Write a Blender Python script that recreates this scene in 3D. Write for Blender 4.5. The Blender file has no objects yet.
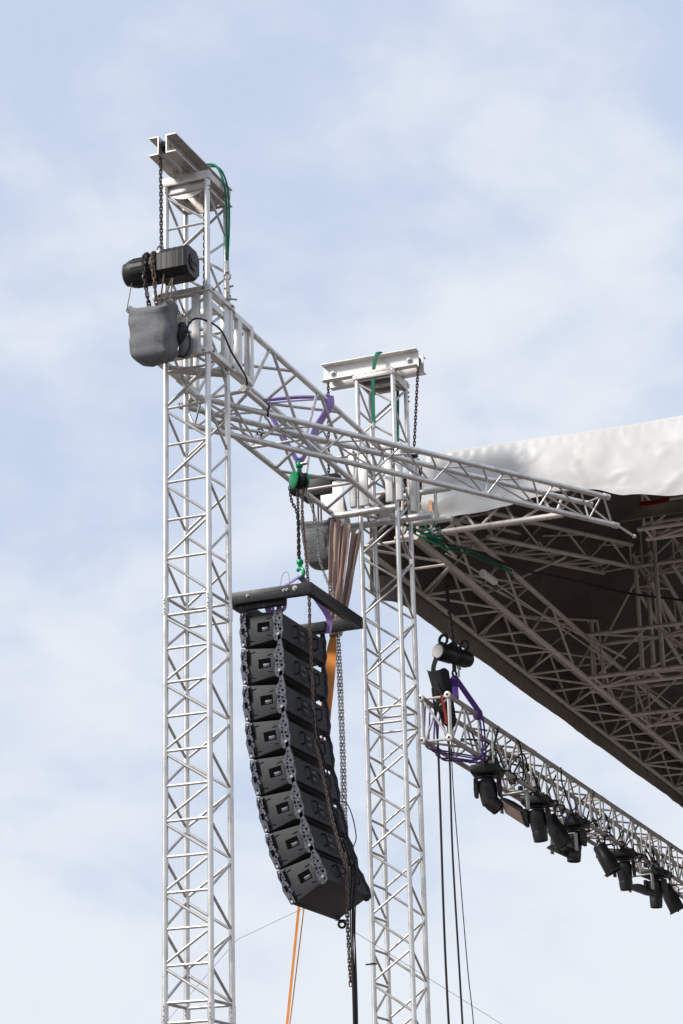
import bpy, bmesh, math, random
from mathutils import Vector as V, Matrix, noise
R = math.radians
random.seed(7)
scene = bpy.context.scene
COL = scene.collection

# ------------------------------------------------------------------ materials
def nt(name):
    m = bpy.data.materials.new(name); m.use_nodes = True
    n = m.node_tree.nodes; l = m.node_tree.links
    return m, n, l, n['Principled BSDF']

def mat(name, col, rough=.5, metal=0., var=.12, scale=9., bump=0., bscale=60., dirt=None, stretch=(1, 1, 1), spec=.35, dthr=(.55, .75)):
    """principled with patchy tone, optional dirt blotches of their own colour, and fine bump"""
    m, n, l, p = nt(name)
    tc = n.new('ShaderNodeTexCoord'); mp = n.new('ShaderNodeMapping'); mp.inputs['Scale'].default_value = stretch
    l.new(tc.outputs['Object'], mp.inputs['Vector'])
    nz = n.new('ShaderNodeTexNoise'); nz.inputs['Scale'].default_value = scale; nz.inputs['Detail'].default_value = 6
    l.new(mp.outputs['Vector'], nz.inputs['Vector'])
    cr = n.new('ShaderNodeValToRGB')
    cr.color_ramp.elements[0].position = .3; cr.color_ramp.elements[1].position = .7
    cr.color_ramp.elements[0].color = [c*(1-var) for c in col] + [1]
    cr.color_ramp.elements[1].color = [min(1, c*(1+var)) for c in col] + [1]
    l.new(nz.outputs['Fac'], cr.inputs['Fac'])
    out = cr.outputs['Color']
    if dirt:
        n2 = n.new('ShaderNodeTexNoise'); n2.inputs['Scale'].default_value = scale*2.3; n2.inputs['Detail'].default_value = 8
        l.new(mp.outputs['Vector'], n2.inputs['Vector'])
        c2 = n.new('ShaderNodeValToRGB'); c2.color_ramp.elements[0].position = dthr[0]; c2.color_ramp.elements[1].position = dthr[1]
        l.new(n2.outputs['Fac'], c2.inputs['Fac'])
        mx = n.new('ShaderNodeMix'); mx.data_type = 'RGBA'
        l.new(c2.outputs['Color'], mx.inputs['Factor']); l.new(out, mx.inputs['A']); mx.inputs['B'].default_value = list(dirt) + [1]
        out = mx.outputs['Result']
    l.new(out, p.inputs['Base Color'])
    mr = n.new('ShaderNodeMapRange'); mr.inputs['To Min'].default_value = max(.05, rough-.1); mr.inputs['To Max'].default_value = min(1, rough+.1)
    l.new(nz.outputs['Fac'], mr.inputs['Value']); l.new(mr.outputs['Result'], p.inputs['Roughness'])
    p.inputs['Metallic'].default_value = metal
    p.inputs['Specular IOR Level'].default_value = spec
    if bump:
        n3 = n.new('ShaderNodeTexNoise'); n3.inputs['Scale'].default_value = bscale; n3.inputs['Detail'].default_value = 4
        l.new(mp.outputs['Vector'], n3.inputs['Vector'])
        b = n.new('ShaderNodeBump'); b.inputs['Strength'].default_value = bump; b.inputs['Distance'].default_value = .01
        l.new(n3.outputs['Fac'], b.inputs['Height']); l.new(b.outputs['Normal'], p.inputs['Normal'])
    return m

ALU   = mat('aluminium', (.67, .655, .64), .42, .72, .11, 4., .06, 90., dirt=(.46, .43, .40), dthr=(.54, .74))
ALUB  = mat('aluminium_brace', (.50, .485, .47), .46, .68, .1, 7., .06, 90., dirt=(.36, .33, .31), dthr=(.54, .76))
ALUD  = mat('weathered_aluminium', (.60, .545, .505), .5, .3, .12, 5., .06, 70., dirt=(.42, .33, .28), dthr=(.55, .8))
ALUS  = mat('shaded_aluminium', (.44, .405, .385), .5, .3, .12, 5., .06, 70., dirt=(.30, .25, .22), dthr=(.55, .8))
WPLT  = mat('pale_plate', (.67, .655, .63), .4, .35, .06, 6., .04, 60., dirt=(.55, .52, .48), dthr=(.58, .85))
GALV  = mat('galvanised_steel', (.50, .465, .43), .45, .6, .14, 8., .05, 70., dirt=(.33, .28, .25), dthr=(.5, .8))
CHAIN = mat('chain_steel', (.10, .085, .08), .4, .7, .3, 40.)
CHAINL= mat('bright_chain_steel', (.42, .40, .38), .35, .8, .25, 40.)
CHAINR= mat('rusty_chain_steel', (.20, .145, .12), .5, .5, .35, 40.)
BOLT  = mat('bolt_steel', (.45, .44, .43), .35, .8, .15, 50.)
BLK   = mat('black_plastic', (.012, .012, .013), .5, 0, .3, 12., .05, 120.)
BLKG  = mat('black_satin_metal', (.009, .009, .010), .42, 0, .3, 10., .04, 120.)
CAB   = mat('speaker_paint', (.034, .034, .038), .55, 0, .2, 9., .25, 420., dirt=(.075, .074, .072), dthr=(.66, .74))
RIG   = mat('rigging_plate', (.095, .10, .122), .42, .4, .35, 28., .1, 80., dirt=(.03, .03, .035), dthr=(.52, .62))
FRAME = mat('flying_frame_paint', (.017, .017, .019), .42, .1, .2, 9., .05, 90., dirt=(.06, .058, .055), dthr=(.62, .72))
RUB   = mat('cable_rubber', (.012, .012, .014), .5, 0, .2, 20.)
GREY  = mat('grey_pvc', (.135, .14, .148), .6, 0, .16, 6., .2, 40., dirt=(.075, .076, .08), dthr=(.52, .72))
GREYM = mat('speckled_grey_pvc', (.15, .155, .16), .65, 0, .2, 60., .2, 80., dirt=(.03, .03, .033), dthr=(.48, .6))
BAGB  = mat('black_canvas', (.012, .012, .014), .7, 0, .25, 14., .2, 60.)
GREEN = mat('green_sling', (.012, .15, .085), .7, 0, .2, 30., .3, 200.)
GHOOK = mat('green_enamel', (.01, .30, .115), .35, .1, .2, 12., .05, 60., dirt=(.02, .12, .06), dthr=(.6, .8))
PURP  = mat('violet_sling', (.31, .21, .50), .7, 0, .18, 18., .3, 200.)
PURD  = mat('deep_violet_sling', (.105, .045, .26), .7, 0, .2, 18., .3, 200.)
ORNG  = mat('orange_webbing', (.90, .33, .075), .65, 0, .14, 14., .2, 150.)
BRWN  = mat('brown_tarp', (.30, .21, .175), .6, 0, .2, 5., .3, 24., stretch=(3, 3, .6))
CAPG  = mat('pale_grey_cap', (.46, .455, .44), .5, 0, .1, 14.)
TIE   = mat('faded_orange_webbing', (.62, .33, .18), .7, 0, .2, 30., .2, 150.)
RED   = mat('red_webbing', (.28, .02, .018), .6, 0, .15, 15.)
BLUE  = mat('blue_plug', (.008, .012, .07), .4)
SILV  = mat('silver_bracket', (.36, .36, .355), .45, .5, .1, 10.)
WCAP  = mat('white_cap', (.84, .83, .80), .45, 0, .08, 12.)
LENS  = mat('lamp_glass', (.42, .30, .235), .12, .2, .25, 6.)
WIRE  = mat('steel_wire', (.30, .30, .30), .4, .7, .1, 10.)
LIN   = mat('roof_lining', (.088, .071, .059), .75, 0, .16, 2.2, .25, 9., dirt=(.06, .048, .04), dthr=(.5, .75))
VAL   = mat('valance_cloth', (.20, .172, .15), .75, 0, .14, 2.5, .25, 9., dirt=(.12, .10, .083), dthr=(.55, .8))
GRND  = mat('trodden_ground', (.135, .112, .098), .95, 0, .3, .35, .4, 6., dirt=(.17, .145, .125), dthr=(.45, .7))

SHADE = mat('recess_shade', (.003, .003, .0035), .9, 0, .1, 10., spec=.05)  # near-black colour carrying the shade inside grip pockets and plate holes
def tarp_material():
    m, n, l, p = nt('white_tarp')
    tc = n.new('ShaderNodeTexCoord')
    nz = n.new('ShaderNodeTexNoise'); nz.inputs['Scale'].default_value = 1.2; nz.inputs['Detail'].default_value = 7
    l.new(tc.outputs['Object'], nz.inputs['Vector'])
    cr = n.new('ShaderNodeValToRGB')
    cr.color_ramp.elements[0].color = (.52, .51, .49, 1); cr.color_ramp.elements[1].color = (.585, .58, .562, 1)
    cr.color_ramp.elements[0].position = .3; cr.color_ramp.elements[1].position = .62
    l.new(nz.outputs['Fac'], cr.inputs['Fac']); l.new(cr.outputs['Color'], p.inputs['Base Color'])
    p.inputs['Roughness'].default_value = .38
    mp = n.new('ShaderNodeMapping'); mp.inputs['Scale'].default_value = (1.7, 1, 1.1); l.new(tc.outputs['Object'], mp.inputs['Vector'])
    n3 = n.new('ShaderNodeTexNoise'); n3.noise_type = 'RIDGED_MULTIFRACTAL'; n3.inputs['Scale'].default_value = 1.5; n3.inputs['Detail'].default_value = 2.5; n3.inputs['Distortion'].default_value = .5
    l.new(mp.outputs['Vector'], n3.inputs['Vector'])
    b = n.new('ShaderNodeBump'); b.inputs['Strength'].default_value = .10; b.inputs['Distance'].default_value = .04
    l.new(n3.outputs['Fac'], b.inputs['Height']); l.new(b.outputs['Normal'], p.inputs['Normal'])
    return m
TARP = tarp_material()

# ------------------------------------------------------------------ object helpers
def tag(o, label=None, cat=None, group=None, kind=None):
    if label: o['label'] = label
    if cat: o['category'] = cat
    if group: o['group'] = group
    if kind: o['kind'] = kind
    return o

def thing(name, label, cat, loc=(0, 0, 0), rot=(0, 0, 0), group=None):
    o = bpy.data.objects.new(name, None); COL.objects.link(o)
    o.location = loc; o.rotation_euler = rot; o.empty_display_size = .1
    return tag(o, label, cat, group)

def root_matrix(o):
    m = Matrix.Identity(4)
    while o is not None:
        m = (Matrix.Translation(o.location) @ o.rotation_euler.to_matrix().to_4x4()) @ m
        o = o.parent
    return m

def ortho(d):
    d = d.normalized(); a = V((0, 0, 1)) if abs(d.z) < .9 else V((1, 0, 0))
    x = d.cross(a).normalized(); return x, d.cross(x).normalized()

class MB:
    """gathers shapes for ONE mesh object"""
    def __init__(s): s.bm = bmesh.new()
    def ringloft(s, rings, cap=True, closed=True):
        vs = [[s.bm.verts.new(p) for p in r] for r in rings]
        n = len(vs[0])
        for a, b in zip(vs, vs[1:]):
            for i in range(n if closed else n-1):
                j = (i+1) % n
                try: s.bm.faces.new((a[i], a[j], b[j], b[i]))
                except ValueError: pass
        if cap and closed:
            for r in (vs[0], vs[-1]):
                try: s.bm.faces.new(r)
                except ValueError: pass
        return s
    def tube(s, a, b, r, n=10, r2=None):
        a, b = V(a), V(b); x, y = ortho(b-a); r2 = r if r2 is None else r2
        ring = lambda c, q: [c + x*q*math.cos(2*math.pi*i/n) + y*q*math.sin(2*math.pi*i/n) for i in range(n)]
        return s.ringloft([ring(a, r), ring(b, r2)])
    def path(s, pts, r, n=6, closed=False):
        pts = [V(p) for p in pts]; rings = []
        m = len(pts); x = None
        for i, p in enumerate(pts):
            if closed: d = pts[(i+1) % m]-pts[i-1]
            else: d = pts[min(i+1, m-1)]-pts[max(i-1, 0)]
            d.normalize()
            if x is None: x, _ = ortho(d)
            x = (x-d*x.dot(d)).normalized(); y = d.cross(x)
            rings.append([p + x*r*math.cos(2*math.pi*k/n) + y*r*math.sin(2*math.pi*k/n) for k in range(n)])
        if closed: rings.append(rings[0]); return s.ringloft(rings, cap=False)
        return s.ringloft(rings)
    def strap(s, pts, w, t, wdir):
        """flat webbing along a path"""
        pts = [V(p) for p in pts]; rings = []; m = len(pts)
        for i, p in enumerate(pts):
            d = (pts[min(i+1, m-1)]-pts[max(i-1, 0)]).normalized()
            wd = V(wdir); wd = (wd-d*wd.dot(d)).normalized(); nn = d.cross(wd)
            ww = w[i] if isinstance(w, (list, tuple)) else w
            rings.append([p+wd*ww/2+nn*t/2, p-wd*ww/2+nn*t/2, p-wd*ww/2-nn*t/2, p+wd*ww/2-nn*t/2])
        return s.ringloft(rings)
    def box(s, c, size, rot=None, bev=0.):
        m = Matrix.Translation(V(c))
        if rot is not None: m = m @ rot.to_4x4()
        g = bmesh.ops.create_cube(s.bm, size=1, matrix=m @ Matrix.Diagonal((*size, 1)))
        if bev:
            es = list({e for v in g['verts'] for e in v.link_edges})
            bmesh.ops.bevel(s.bm, geom=es, offset=bev, segments=2, profile=.5, affect='EDGES')
        return s
    def lo_hi(s, lo, hi, bev=0.):
        lo, hi = V(lo), V(hi); return s.box((lo+hi)/2, hi-lo, None, bev)
    def prism(s, poly, depth, m, bev=0.):
        """poly in local xz, extruded along local y by depth"""
        n = len(poly)
        a = [s.bm.verts.new(m @ V((x, -depth/2, z))) for x, z in poly]; b = [s.bm.verts.new(m @ V((x, depth/2, z))) for x, z in poly]
        fs = [s.bm.faces.new(a), s.bm.faces.new(b[::-1])]
        for i in range(n): fs.append(s.bm.faces.new((a[i], b[i], b[(i+1) % n], a[(i+1) % n])))
        if bev:
            es = list({e for f in fs for e in f.edges})
            bmesh.ops.bevel(s.bm, geom=es, offset=bev, segments=2, profile=.5, affect='EDGES')
        return s
    def lathe(s, prof, a, d, n=20):
        a = V(a); d = V(d).normalized(); x, y = ortho(d)
        return s.ringloft([[a+d*h + (x*math.cos(2*math.pi*i/n)+y*math.sin(2*math.pi*i/n))*max(r, 1e-4) for i in range(n)] for r, h in prof])
    def ball(s, c, r, n=10):
        bmesh.ops.create_uvsphere(s.bm, u_segments=n, v_segments=max(6, n//2), radius=r, matrix=Matrix.Translation(V(c))); return s
    def torus(s, c, axis, R_, r, n=14, k=6, a0=0., a1=2*math.pi):
        c = V(c); x, y = ortho(V(axis)); full = abs(a1-a0-2*math.pi) < 1e-6
        pts = [c+(x*math.cos(a0+(a1-a0)*i/n)+y*math.sin(a0+(a1-a0)*i/n))*R_ for i in range(n if full else n+1)]
        return s.path(pts, r, k, closed=full)
    def sheet(s, grid, thick):
        """grid of points (rows of equal length) given thickness along its normals, edges closed"""
        h, w = len(grid), len(grid[0]); g = [[V(p) for p in r] for r in grid]; nn = [[None]*w for _ in range(h)]
        for i in range(h):
            for j in range(w):
                du = g[min(i+1, h-1)][j]-g[max(i-1, 0)][j]; dv = g[i][min(j+1, w-1)]-g[i][max(j-1, 0)]
                q = du.cross(dv); nn[i][j] = q.normalized() if q.length > 1e-9 else V((0, 0, 1))
        A = [[s.bm.verts.new(g[i][j]) for j in range(w)] for i in range(h)]
        B = [[s.bm.verts.new(g[i][j]-nn[i][j]*thick) for j in range(w)] for i in range(h)]
        for i in range(h-1):
            for j in range(w-1):
                s.bm.faces.new((A[i][j], A[i+1][j], A[i+1][j+1], A[i][j+1])); s.bm.faces.new((B[i][j], B[i][j+1], B[i+1][j+1], B[i+1][j]))
        for i in range(h-1):
            s.bm.faces.new((A[i][0], B[i][0], B[i+1][0], A[i+1][0])); s.bm.faces.new((A[i][-1], A[i+1][-1], B[i+1][-1], B[i][-1]))
        for j in range(w-1):
            s.bm.faces.new((A[0][j], A[0][j+1], B[0][j+1], B[0][j])); s.bm.faces.new((A[-1][j], B[-1][j], B[-1][j+1], A[-1][j+1]))
        return s
    def paint(s, k):
        """faces added since the last call take material slot k"""
        for f in s.bm.faces:
            if not f.tag: f.material_index = k; f.tag = True
        return s
    def build(s, name, m, parent=None, local=False, loc=None, smooth=True):
        if parent is not None and not local: s.bm.transform(root_matrix(parent).inverted())
        bmesh.ops.recalc_face_normals(s.bm, faces=s.bm.faces)
        me = bpy.data.meshes.new(name)
        if parent is None and loc is not None: s.bm.transform(Matrix.Translation(-V(loc)))
        s.bm.to_mesh(me); s.bm.free()
        me.polygons.foreach_set('use_smooth', [smooth]*len(me.polygons))
        if smooth: me.set_sharp_from_angle(angle=R(38))
        for q in (m if isinstance(m, (list, tuple)) else [m]): me.materials.append(q)
        o = bpy.data.objects.new(name, me); COL.objects.link(o)
        if parent is not None: o.parent = parent
        elif loc is not None: o.location = loc
        return o

def lerp(a, b, t): return V(a)*(1-t)+V(b)*t
def spline(pts, n=8):
    """catmull-rom through points"""
    P = [V(p) for p in pts]; P = [P[0]*2-P[1]] + P + [P[-1]*2-P[-2]]; out = []
    for i in range(1, len(P)-2):
        a, b, c, d = P[i-1:i+3]
        for k in range(n):
            t = k/n
            out.append(.5*((2*b)+(c-a)*t+(2*a-5*b+4*c-d)*t*t+(3*b-a-3*c+d)*t**3))
    out.append(P[-2]); return out

def chain_mb(pts, pitch=.034, wire=.0052, wide=.012, jit=0.):
    """linked chain following a polyline"""
    pts = [V(p) for p in pts]; mb = MB(); carry = 0.; k = 0
    for a, b in zip(pts, pts[1:]):
        d = (b-a); L = d.length
        if L < 1e-6: continue
        d.normalize(); t = carry
        x, y = ortho(d)
        while t < L:
            c = a+d*t; s = x if k % 2 else y
            if jit: s = (s+V((random.uniform(-jit, jit), random.uniform(-jit, jit), 0))).normalized()
            h = pitch*.5+wire*.5-wide*.4
            loop = []
            for i in range(10):
                an = 2*math.pi*i/10
                off = h if math.cos(an) > 0 else -h
                loop.append(c+d*(off+math.cos(an)*wide)+s*math.sin(an)*wide)
            mb.path(loop, wire, 4, closed=True)
            t += pitch; k += 1
        carry = t-L
    return mb

# ------------------------------------------------------------------ trusses
def zig(mb, a0, a1, b0, b1, n, r, start=0, rungs=False):
    """lattice of one truss face between rails a and b"""
    A = lambda t: lerp(a0, a1, t)
    B = lambda t: lerp(b0, b1, t)
    for i in range(n):
        t0, t1 = (i+.06)/n, (i+1-.06)/n
        if (i+start) % 2 == 0: mb.tube(A(t0), B(t1), r, 8)
        else: mb.tube(B(t0), A(t1), r, 8)
        if rungs and i and i % int(rungs) == 0: mb.tube(A(i/n), B(i/n), r, 8)
    return mb

def truss(parent, c, n, mats, cr=.025, br=.0115, faces=None, ends=True, lat={}, ferrules=True):
    """c = four rails [(start, end)] in ring order; faces = per face (start phase, rungs, lattice or not)"""
    faces = faces or [(0, False)]*len(c); m0, m1 = mats; k = len(c)
    for a, b in c:
        mb = MB(); a, b = V(a), V(b); mb.tube(a, b, cr, 14)
        d = (b-a).normalized()
        if ferrules:
            mb.tube(a, a+d*.07, cr*1.16, 14); mb.tube(b-d*.07, b, cr*1.16, 14)
            x, y = ortho(d)
            for q in (a+d*.022, a+d*.05, b-d*.022, b-d*.05): mb.tube(q-x*cr*1.75, q+x*cr*1.75, .0065, 6)
        mb.build('chord', m0, parent)
    for i in range(k):
        f = faces[i]
        if f is None: continue
        (a0, a1), (b0, b1) = c[i], c[(i+1) % k]
        mb = MB(); a0, a1, b0, b1 = V(a0), V(a1), V(b0), V(b1)
        if ends:
            L = (a1-a0).length; e = .075/L
            mb.tube(lerp(a0, a1, e), lerp(b0, b1, e), br*1.1, 8); mb.tube(lerp(a0, a1, 1-e), lerp(b0, b1, 1-e), br*1.1, 8)
            q0, q1, p0, p1 = lerp(a0, a1, e), lerp(a0, a1, 1-e), lerp(b0, b1, e), lerp(b0, b1, 1-e)
        else: q0, q1, p0, p1 = a0, a1, b0, b1
        zig(mb, q0, q1, p0, p1, n, br, f[0], f[1])
        mb.build('lattice', lat.get(i, m1), parent)

H = .1925
def tower(cx, cy, joints, label, secs):
    t = thing('truss_tower', label, 'truss tower', (cx, cy, 0))
    for (z0, z1), (nn_, faces) in zip(zip(joints, joints[1:]), secs):
        s = bpy.data.objects.new('truss_section', None); COL.objects.link(s); s.parent = t
        ring = [(-H, -H), (H, -H), (H, H), (-H, H)]
        truss(s, [((cx+x, cy+y, z0), (cx+x, cy+y, z1)) for x, y in ring], nn_, (ALU, ALUB), .0245, .0115, faces)
    mb = MB()
    mb.box((cx, cy, .03), (1.3, .14, .06), None, .005).box((cx, cy, .045), (.14, 1.3, .06), None, .005)
    for x, y in ((.6, 0), (-.6, 0), (0, .6), (0, -.6)): mb.tube((cx+x, cy+y, 0), (cx+x, cy+y, .12), .03, 10)
    mb.build('base_cross', GALV, t)
    return t

def channel(mb, a, b, web_side, h=.17, w=.09, t=.009):
    """C channel from a to b (a, b = middle of web), flanges point along web_side"""
    a, b = V(a), V(b); d = (b-a).normalized(); ws = V(web_side).normalized(); up = d.cross(ws)
    if up.z < 0: up = -up
    prof = [(0, -h/2), (w, -h/2), (w, -h/2+t), (t, -h/2+t*1.3), (t, h/2-t*1.3), (w, h/2-t), (w, h/2), (0, h/2)]
    return mb.ringloft([[p+ws*x+up*z for x, z in prof] for p in (a, b)])

def bolt(mb, c, axis, r=.016, h=.012):
    axis = V(axis).normalized(); mb.tube(V(c), V(c)+axis*h*.3, r*1.5, 14); mb.tube(V(c)+axis*h*.3, V(c)+axis*h, r, 6); mb.tube(V(c)+axis*h, V(c)+axis*h*1.6, r*.55, 8)

# ------------------------------------------------------------------ ground
mb = MB(); N = 24
rows = []
for i in range(N+1):
    row = []
    for j in range(N+1):
        f = lambda k: math.copysign(abs(k)**2.6, k)*3000
        row.append((f(2*j/N-1), f(2*i/N-1), 0))
    rows.append(row)
vs = [[mb.bm.verts.new(p) for p in r] for r in rows]
for i in range(N):
    for j in range(N): mb.bm.faces.new((vs[i][j], vs[i][j+1], vs[i+1][j+1], vs[i+1][j]))
tag(mb.build('ground', GRND), 'trodden grey brown ground far below the stage roof', 'ground', kind='structure')

# ------------------------------------------------------------------ tower A
BX, BY = .13, 4.125
tA = tower(0, 0, (.5, 3.71, 6.92, 10.66), 'tall front truss tower left of the speaker column, with overhanging twin channel top', [(11, [(1, 1), (1, 0), (0, 0), (1, 0)])]*2+[(11, [(1, 1), (1, 0), (1, 0), (0, 0)])])
mb = MB()   # head block: cross plates with the round bellied cheek plates hanging between the legs
mb.lo_hi((-.225, -.225, 10.655), (.225, -.165, 10.735), .004).lo_hi((-.225, .165, 10.655), (.225, .225, 10.735), .004)
mb.lo_hi((-.222, -.164, 10.66), (-.165, .164, 10.73), .004).lo_hi((.165, -.164, 10.66), (.222, .164, 10.73), .004)
cheek = [(-.16, .06)] + [(-.16, -.02)] + [(-.16+.32*i/10, -.02-.06*math.sin(math.pi*i/10)**.7) for i in range(1, 10)] + [(.16, -.02), (.16, .06)]
for y in (-.185, .12): mb.prism(cheek, .012, Matrix.Translation((0, y, 10.60)))
mb.tube((-.05, -.1, 10.62), (-.05, -.1, 10.70), .045, 16).tube((.06, .05, 10.6), (.06, .05, 10.70), .045, 16)
mb.build('head_block', GALV, tA)
mb = MB()
for y in (-.17, .17): mb.tube((-.05, y, 10.73), (-.05, y, 10.79), .05, 16)
mb.build('spacer', BOLT, tA)
for wx, sd in ((-.085, -1), (-.018, 1)):
    mb = MB(); channel(mb, (wx, -.56, 10.868), (wx, .60, 10.868), (sd, 0, 0), .172, .092)
    mb.build('channel_beam', GALV, tA)
def bolts(parent, lst):
    for c, ax_, r_, h_ in lst: mb = MB(); bolt(mb, c, ax_, r_, h_); mb.build('bolt', BOLT, parent)
bolts(tA, [((-.008, -.49, 10.875), (1, 0, 0), .016, .012), ((-.008, .5, 10.875), (1, 0, 0), .016, .012)] + [((x+.024, y, z), (1, 0, 0), .008, .01) for z in (10.60, 10.56) for x, y in ((H, -H), (H, H))])
mb = MB(); mb.lathe([(.02, -.02), (.055, -.02), (.045, 0), (.055, .02), (.02, .02)], (-.05, -.49, 10.88), (1, 0, 0), 18)
mb.build('chain_wheel', BLKG, tA)

# ------------------------------------------------------------------ tower B
tB = tower(BX, BY, (.48, 3.69, 6.90, 10.45), 'rear truss tower at the roof corner, with white crosswise twin channel top', [(10, [(0, 0), (1, 0), (0, 0), (0, 1)])]*2+[(11, [(1, 0), (0, 0), (1, 0), (0, 1)])])
mb = MB()
mb.lo_hi((BX-.225, BY-.225, 10.385), (BX+.225, BY-.165, 10.43), .004).lo_hi((BX-.225, BY+.165, 10.385), (BX+.225, BY+.225, 10.43), .004)
mb.lo_hi((BX-.222, BY-.164, 10.386), (BX-.165, BY+.164, 10.428), .004).lo_hi((BX+.165, BY-.164, 10.34), (BX+.222, BY+.164, 10.428), .004)
mb.lo_hi((BX-.2, BY-.22, 10.4305), (BX+.2, BY+.2, 10.463), .004)
for y in (-.09, .07): mb.lo_hi((BX-.164, BY+y, 10.33), (BX+.164, BY+y+.05, 10.41), .004)
mb.build('head_block', GALV, tB)
for wy, sd in ((BY-.085, -1), (BY+.055, 1)):
    mb = MB(); channel(mb, (BX-.59, wy, 10.556), (BX+.44, wy, 10.556), (0, sd, 0), .182, .085)
    mb.build('channel_beam', WPLT, tB)
bolts(tB, [((BX+x, BY-.095, 10.555), (0, -1, 0), .026, .02) for x in (-.49, .34)] + [((BX+H+.024, BY+y, z), (1, 0, 0), .008, .01) for z in (10.33, 10.28, 10.23) for y in (-H, H)])
for x in (-.55, .385): mb = MB(); mb.lathe([(.02, -.025), (.05, -.025), (.045, 0), (.05, .025), (.02, .025)], (BX+x, BY-.015, 10.57), (0, 1, 0), 18); mb.build('chain_wheel', BLKG, tB)
mb = MB(); mb.tube((BX-H-.075, BY-H, 4.55), (BX-H, BY-H, 4.55), .008, 8); mb.torus((BX-H, BY-H, 4.55), (0, 0, 1), .029, .008, 14, 6); mb.build('clamp', BLK, tB)

# ------------------------------------------------------------------ sleeve blocks
def sleeve(name, label, x0, x1, y0, y1, z0, z1, mt, collars=2):
    s = thing(name, label, 'sleeve block', ((x0+x1)/2, (y0+y1)/2, z0))
    q = .06
    for i, (x, y) in enumerate(((x0, y0), (x1-q, y0), (x1-q, y1-q), (x0, y1-q))):
        mb = MB(); mb.lo_hi((x, y, z0+.052), (x+q, y+q, z1-.052), .005); mb.build('post', mt, s)
    for z in (z0, z1-.05)[2-collars:]:
        mb = MB()
        mb.lo_hi((x0-.012, y0-.012, z), (x1+.012, y0+q, z+.05), .004).lo_hi((x0-.012, y1-q, z), (x1+.012, y1+.012, z+.05), .004)
        mb.lo_hi((x0-.012, y0+q+.001, z+.001), (x0+q, y1-q-.001, z+.049), .004).lo_hi((x1-q, y0+q+.001, z+.001), (x1+.012, y1-q-.001, z+.049), .004)
        mb.build('collar_frame', mt, s)
    mb = MB()
    mb.lo_hi((x0+.10, y0+.005, z0+.051), (x0+.19, y0+.045, z1-.051), .004); mb.build('slide_rail', mt, s)
    mb = MB(); mb.lo_hi((x1-.17, y0+.005, z0+.051), (x1-.10, y0+.045, z1-.051), .004); mb.build('slide_rail', mt, s)
    mb = MB(); mb.lo_hi((x1-.045, y1-.17, z0+.051), (x1-.005, y1-.09, z1-.051), .004); mb.build('slide_rail', mt, s)
    mb = MB(); mb.lo_hi((x1-.05, y0+.062, z1-.17), (x1-.012, y1-.062, z1-.115), .003); mb.build('tie_bar', mt, s)
    bolts(s, [((x0+(x1-x0)*k, y0-.012, z), (0, -1, 0), .011, .012) for z in (z0+.025, z1-.025)[2-collars:] for k in (.1, .9)]+[((x1+.012, y0+(y1-y0)*k, z), (1, 0, 0), .011, .012) for z in (z0+.025, z1-.025)[2-collars:] for k in (.1, .9)])
    return s
sA = sleeve('sleeve_block', 'pale sleeve block around the upper part of the front tower', -.285, .225, -.225, .26, 9.05, 9.66, WPLT)
# link frame that carries the near end of the beam
for xa, xb in ((.19, .235), (-.33, -.285)):
    mb = MB()
    for z in (9.07, 9.57): mb.lo_hi((xa, .275, z), (xb, .66, z+.05), .004)
    mb.lo_hi((xa-.002, .60, 9.1205), (xb+.002, .66, 9.5695), .004); mb.lo_hi((xa, .34, 9.1205), (xb, .42, 9.5695), .004)
    mb.build('link_frame', WPLT, sA)
mb = MB(); mb.tube((-.22, -.1, 9.02), (.2, .2, 9.02), .035, 12); mb.build('cross_member', ALUB, sA)
sB = sleeve('sleeve_block', 'pale sleeve block around the rear tower at the roof corner', BX-.275, BX+.275, BY-.275, BY+.275, 8.97, 9.62, WPLT, 1)
mb = MB()
mb.prism([(-.43, 9.27), (-.19, 9.31), (-.19, 8.83), (-.43, 9.03)], .012, Matrix.Translation((0, 3.8, 0)), .002)
mb.build('side_plate', WPLT, sB)
for y, xa, xb in ((3.80, -.30, .36), (4.17, -.32, .60)):
    mb = MB(); mb.tube((xa, y, 8.93), (xb, y, 8.93), .036, 16)
    mb.build('support_pipe', ALU, sB)
mb = MB(); mb.tube((.25, 4.5, 9.30), (.7, 4.5, 9.30), .03, 12).tube((.25, 4.5, 8.98), (.7, 4.5, 8.98), .03, 12); mb.lo_hi((.52, 4.48, 9.0), (.545, 4.52, 9.29), .004)
mb.build('roof_bracket', ALU, sB)

# ------------------------------------------------------------------ beam between the towers
bm1 = thing('truss_beam', 'deep box truss beam running between the two towers', 'truss beam', (-.07, 2.3, 9.0))
xl, xr, zb, zt = -.34, .19, 9.01, 9.60
truss(bm1, [((xr, .52, zb), (xr, 4.45, zb-.03)), ((xr, .52, zt), (xr, 4.0, zt-.01)), ((xl, .52, zt), (xl, 4.0, zt-.01)), ((xl, .52, zb), (xl, 4.45, zb-.03))], 6, (ALU, ALUB), .026, .0155,
      [(0, 0), (0, 0), (1, 0), (1, 2)])

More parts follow.
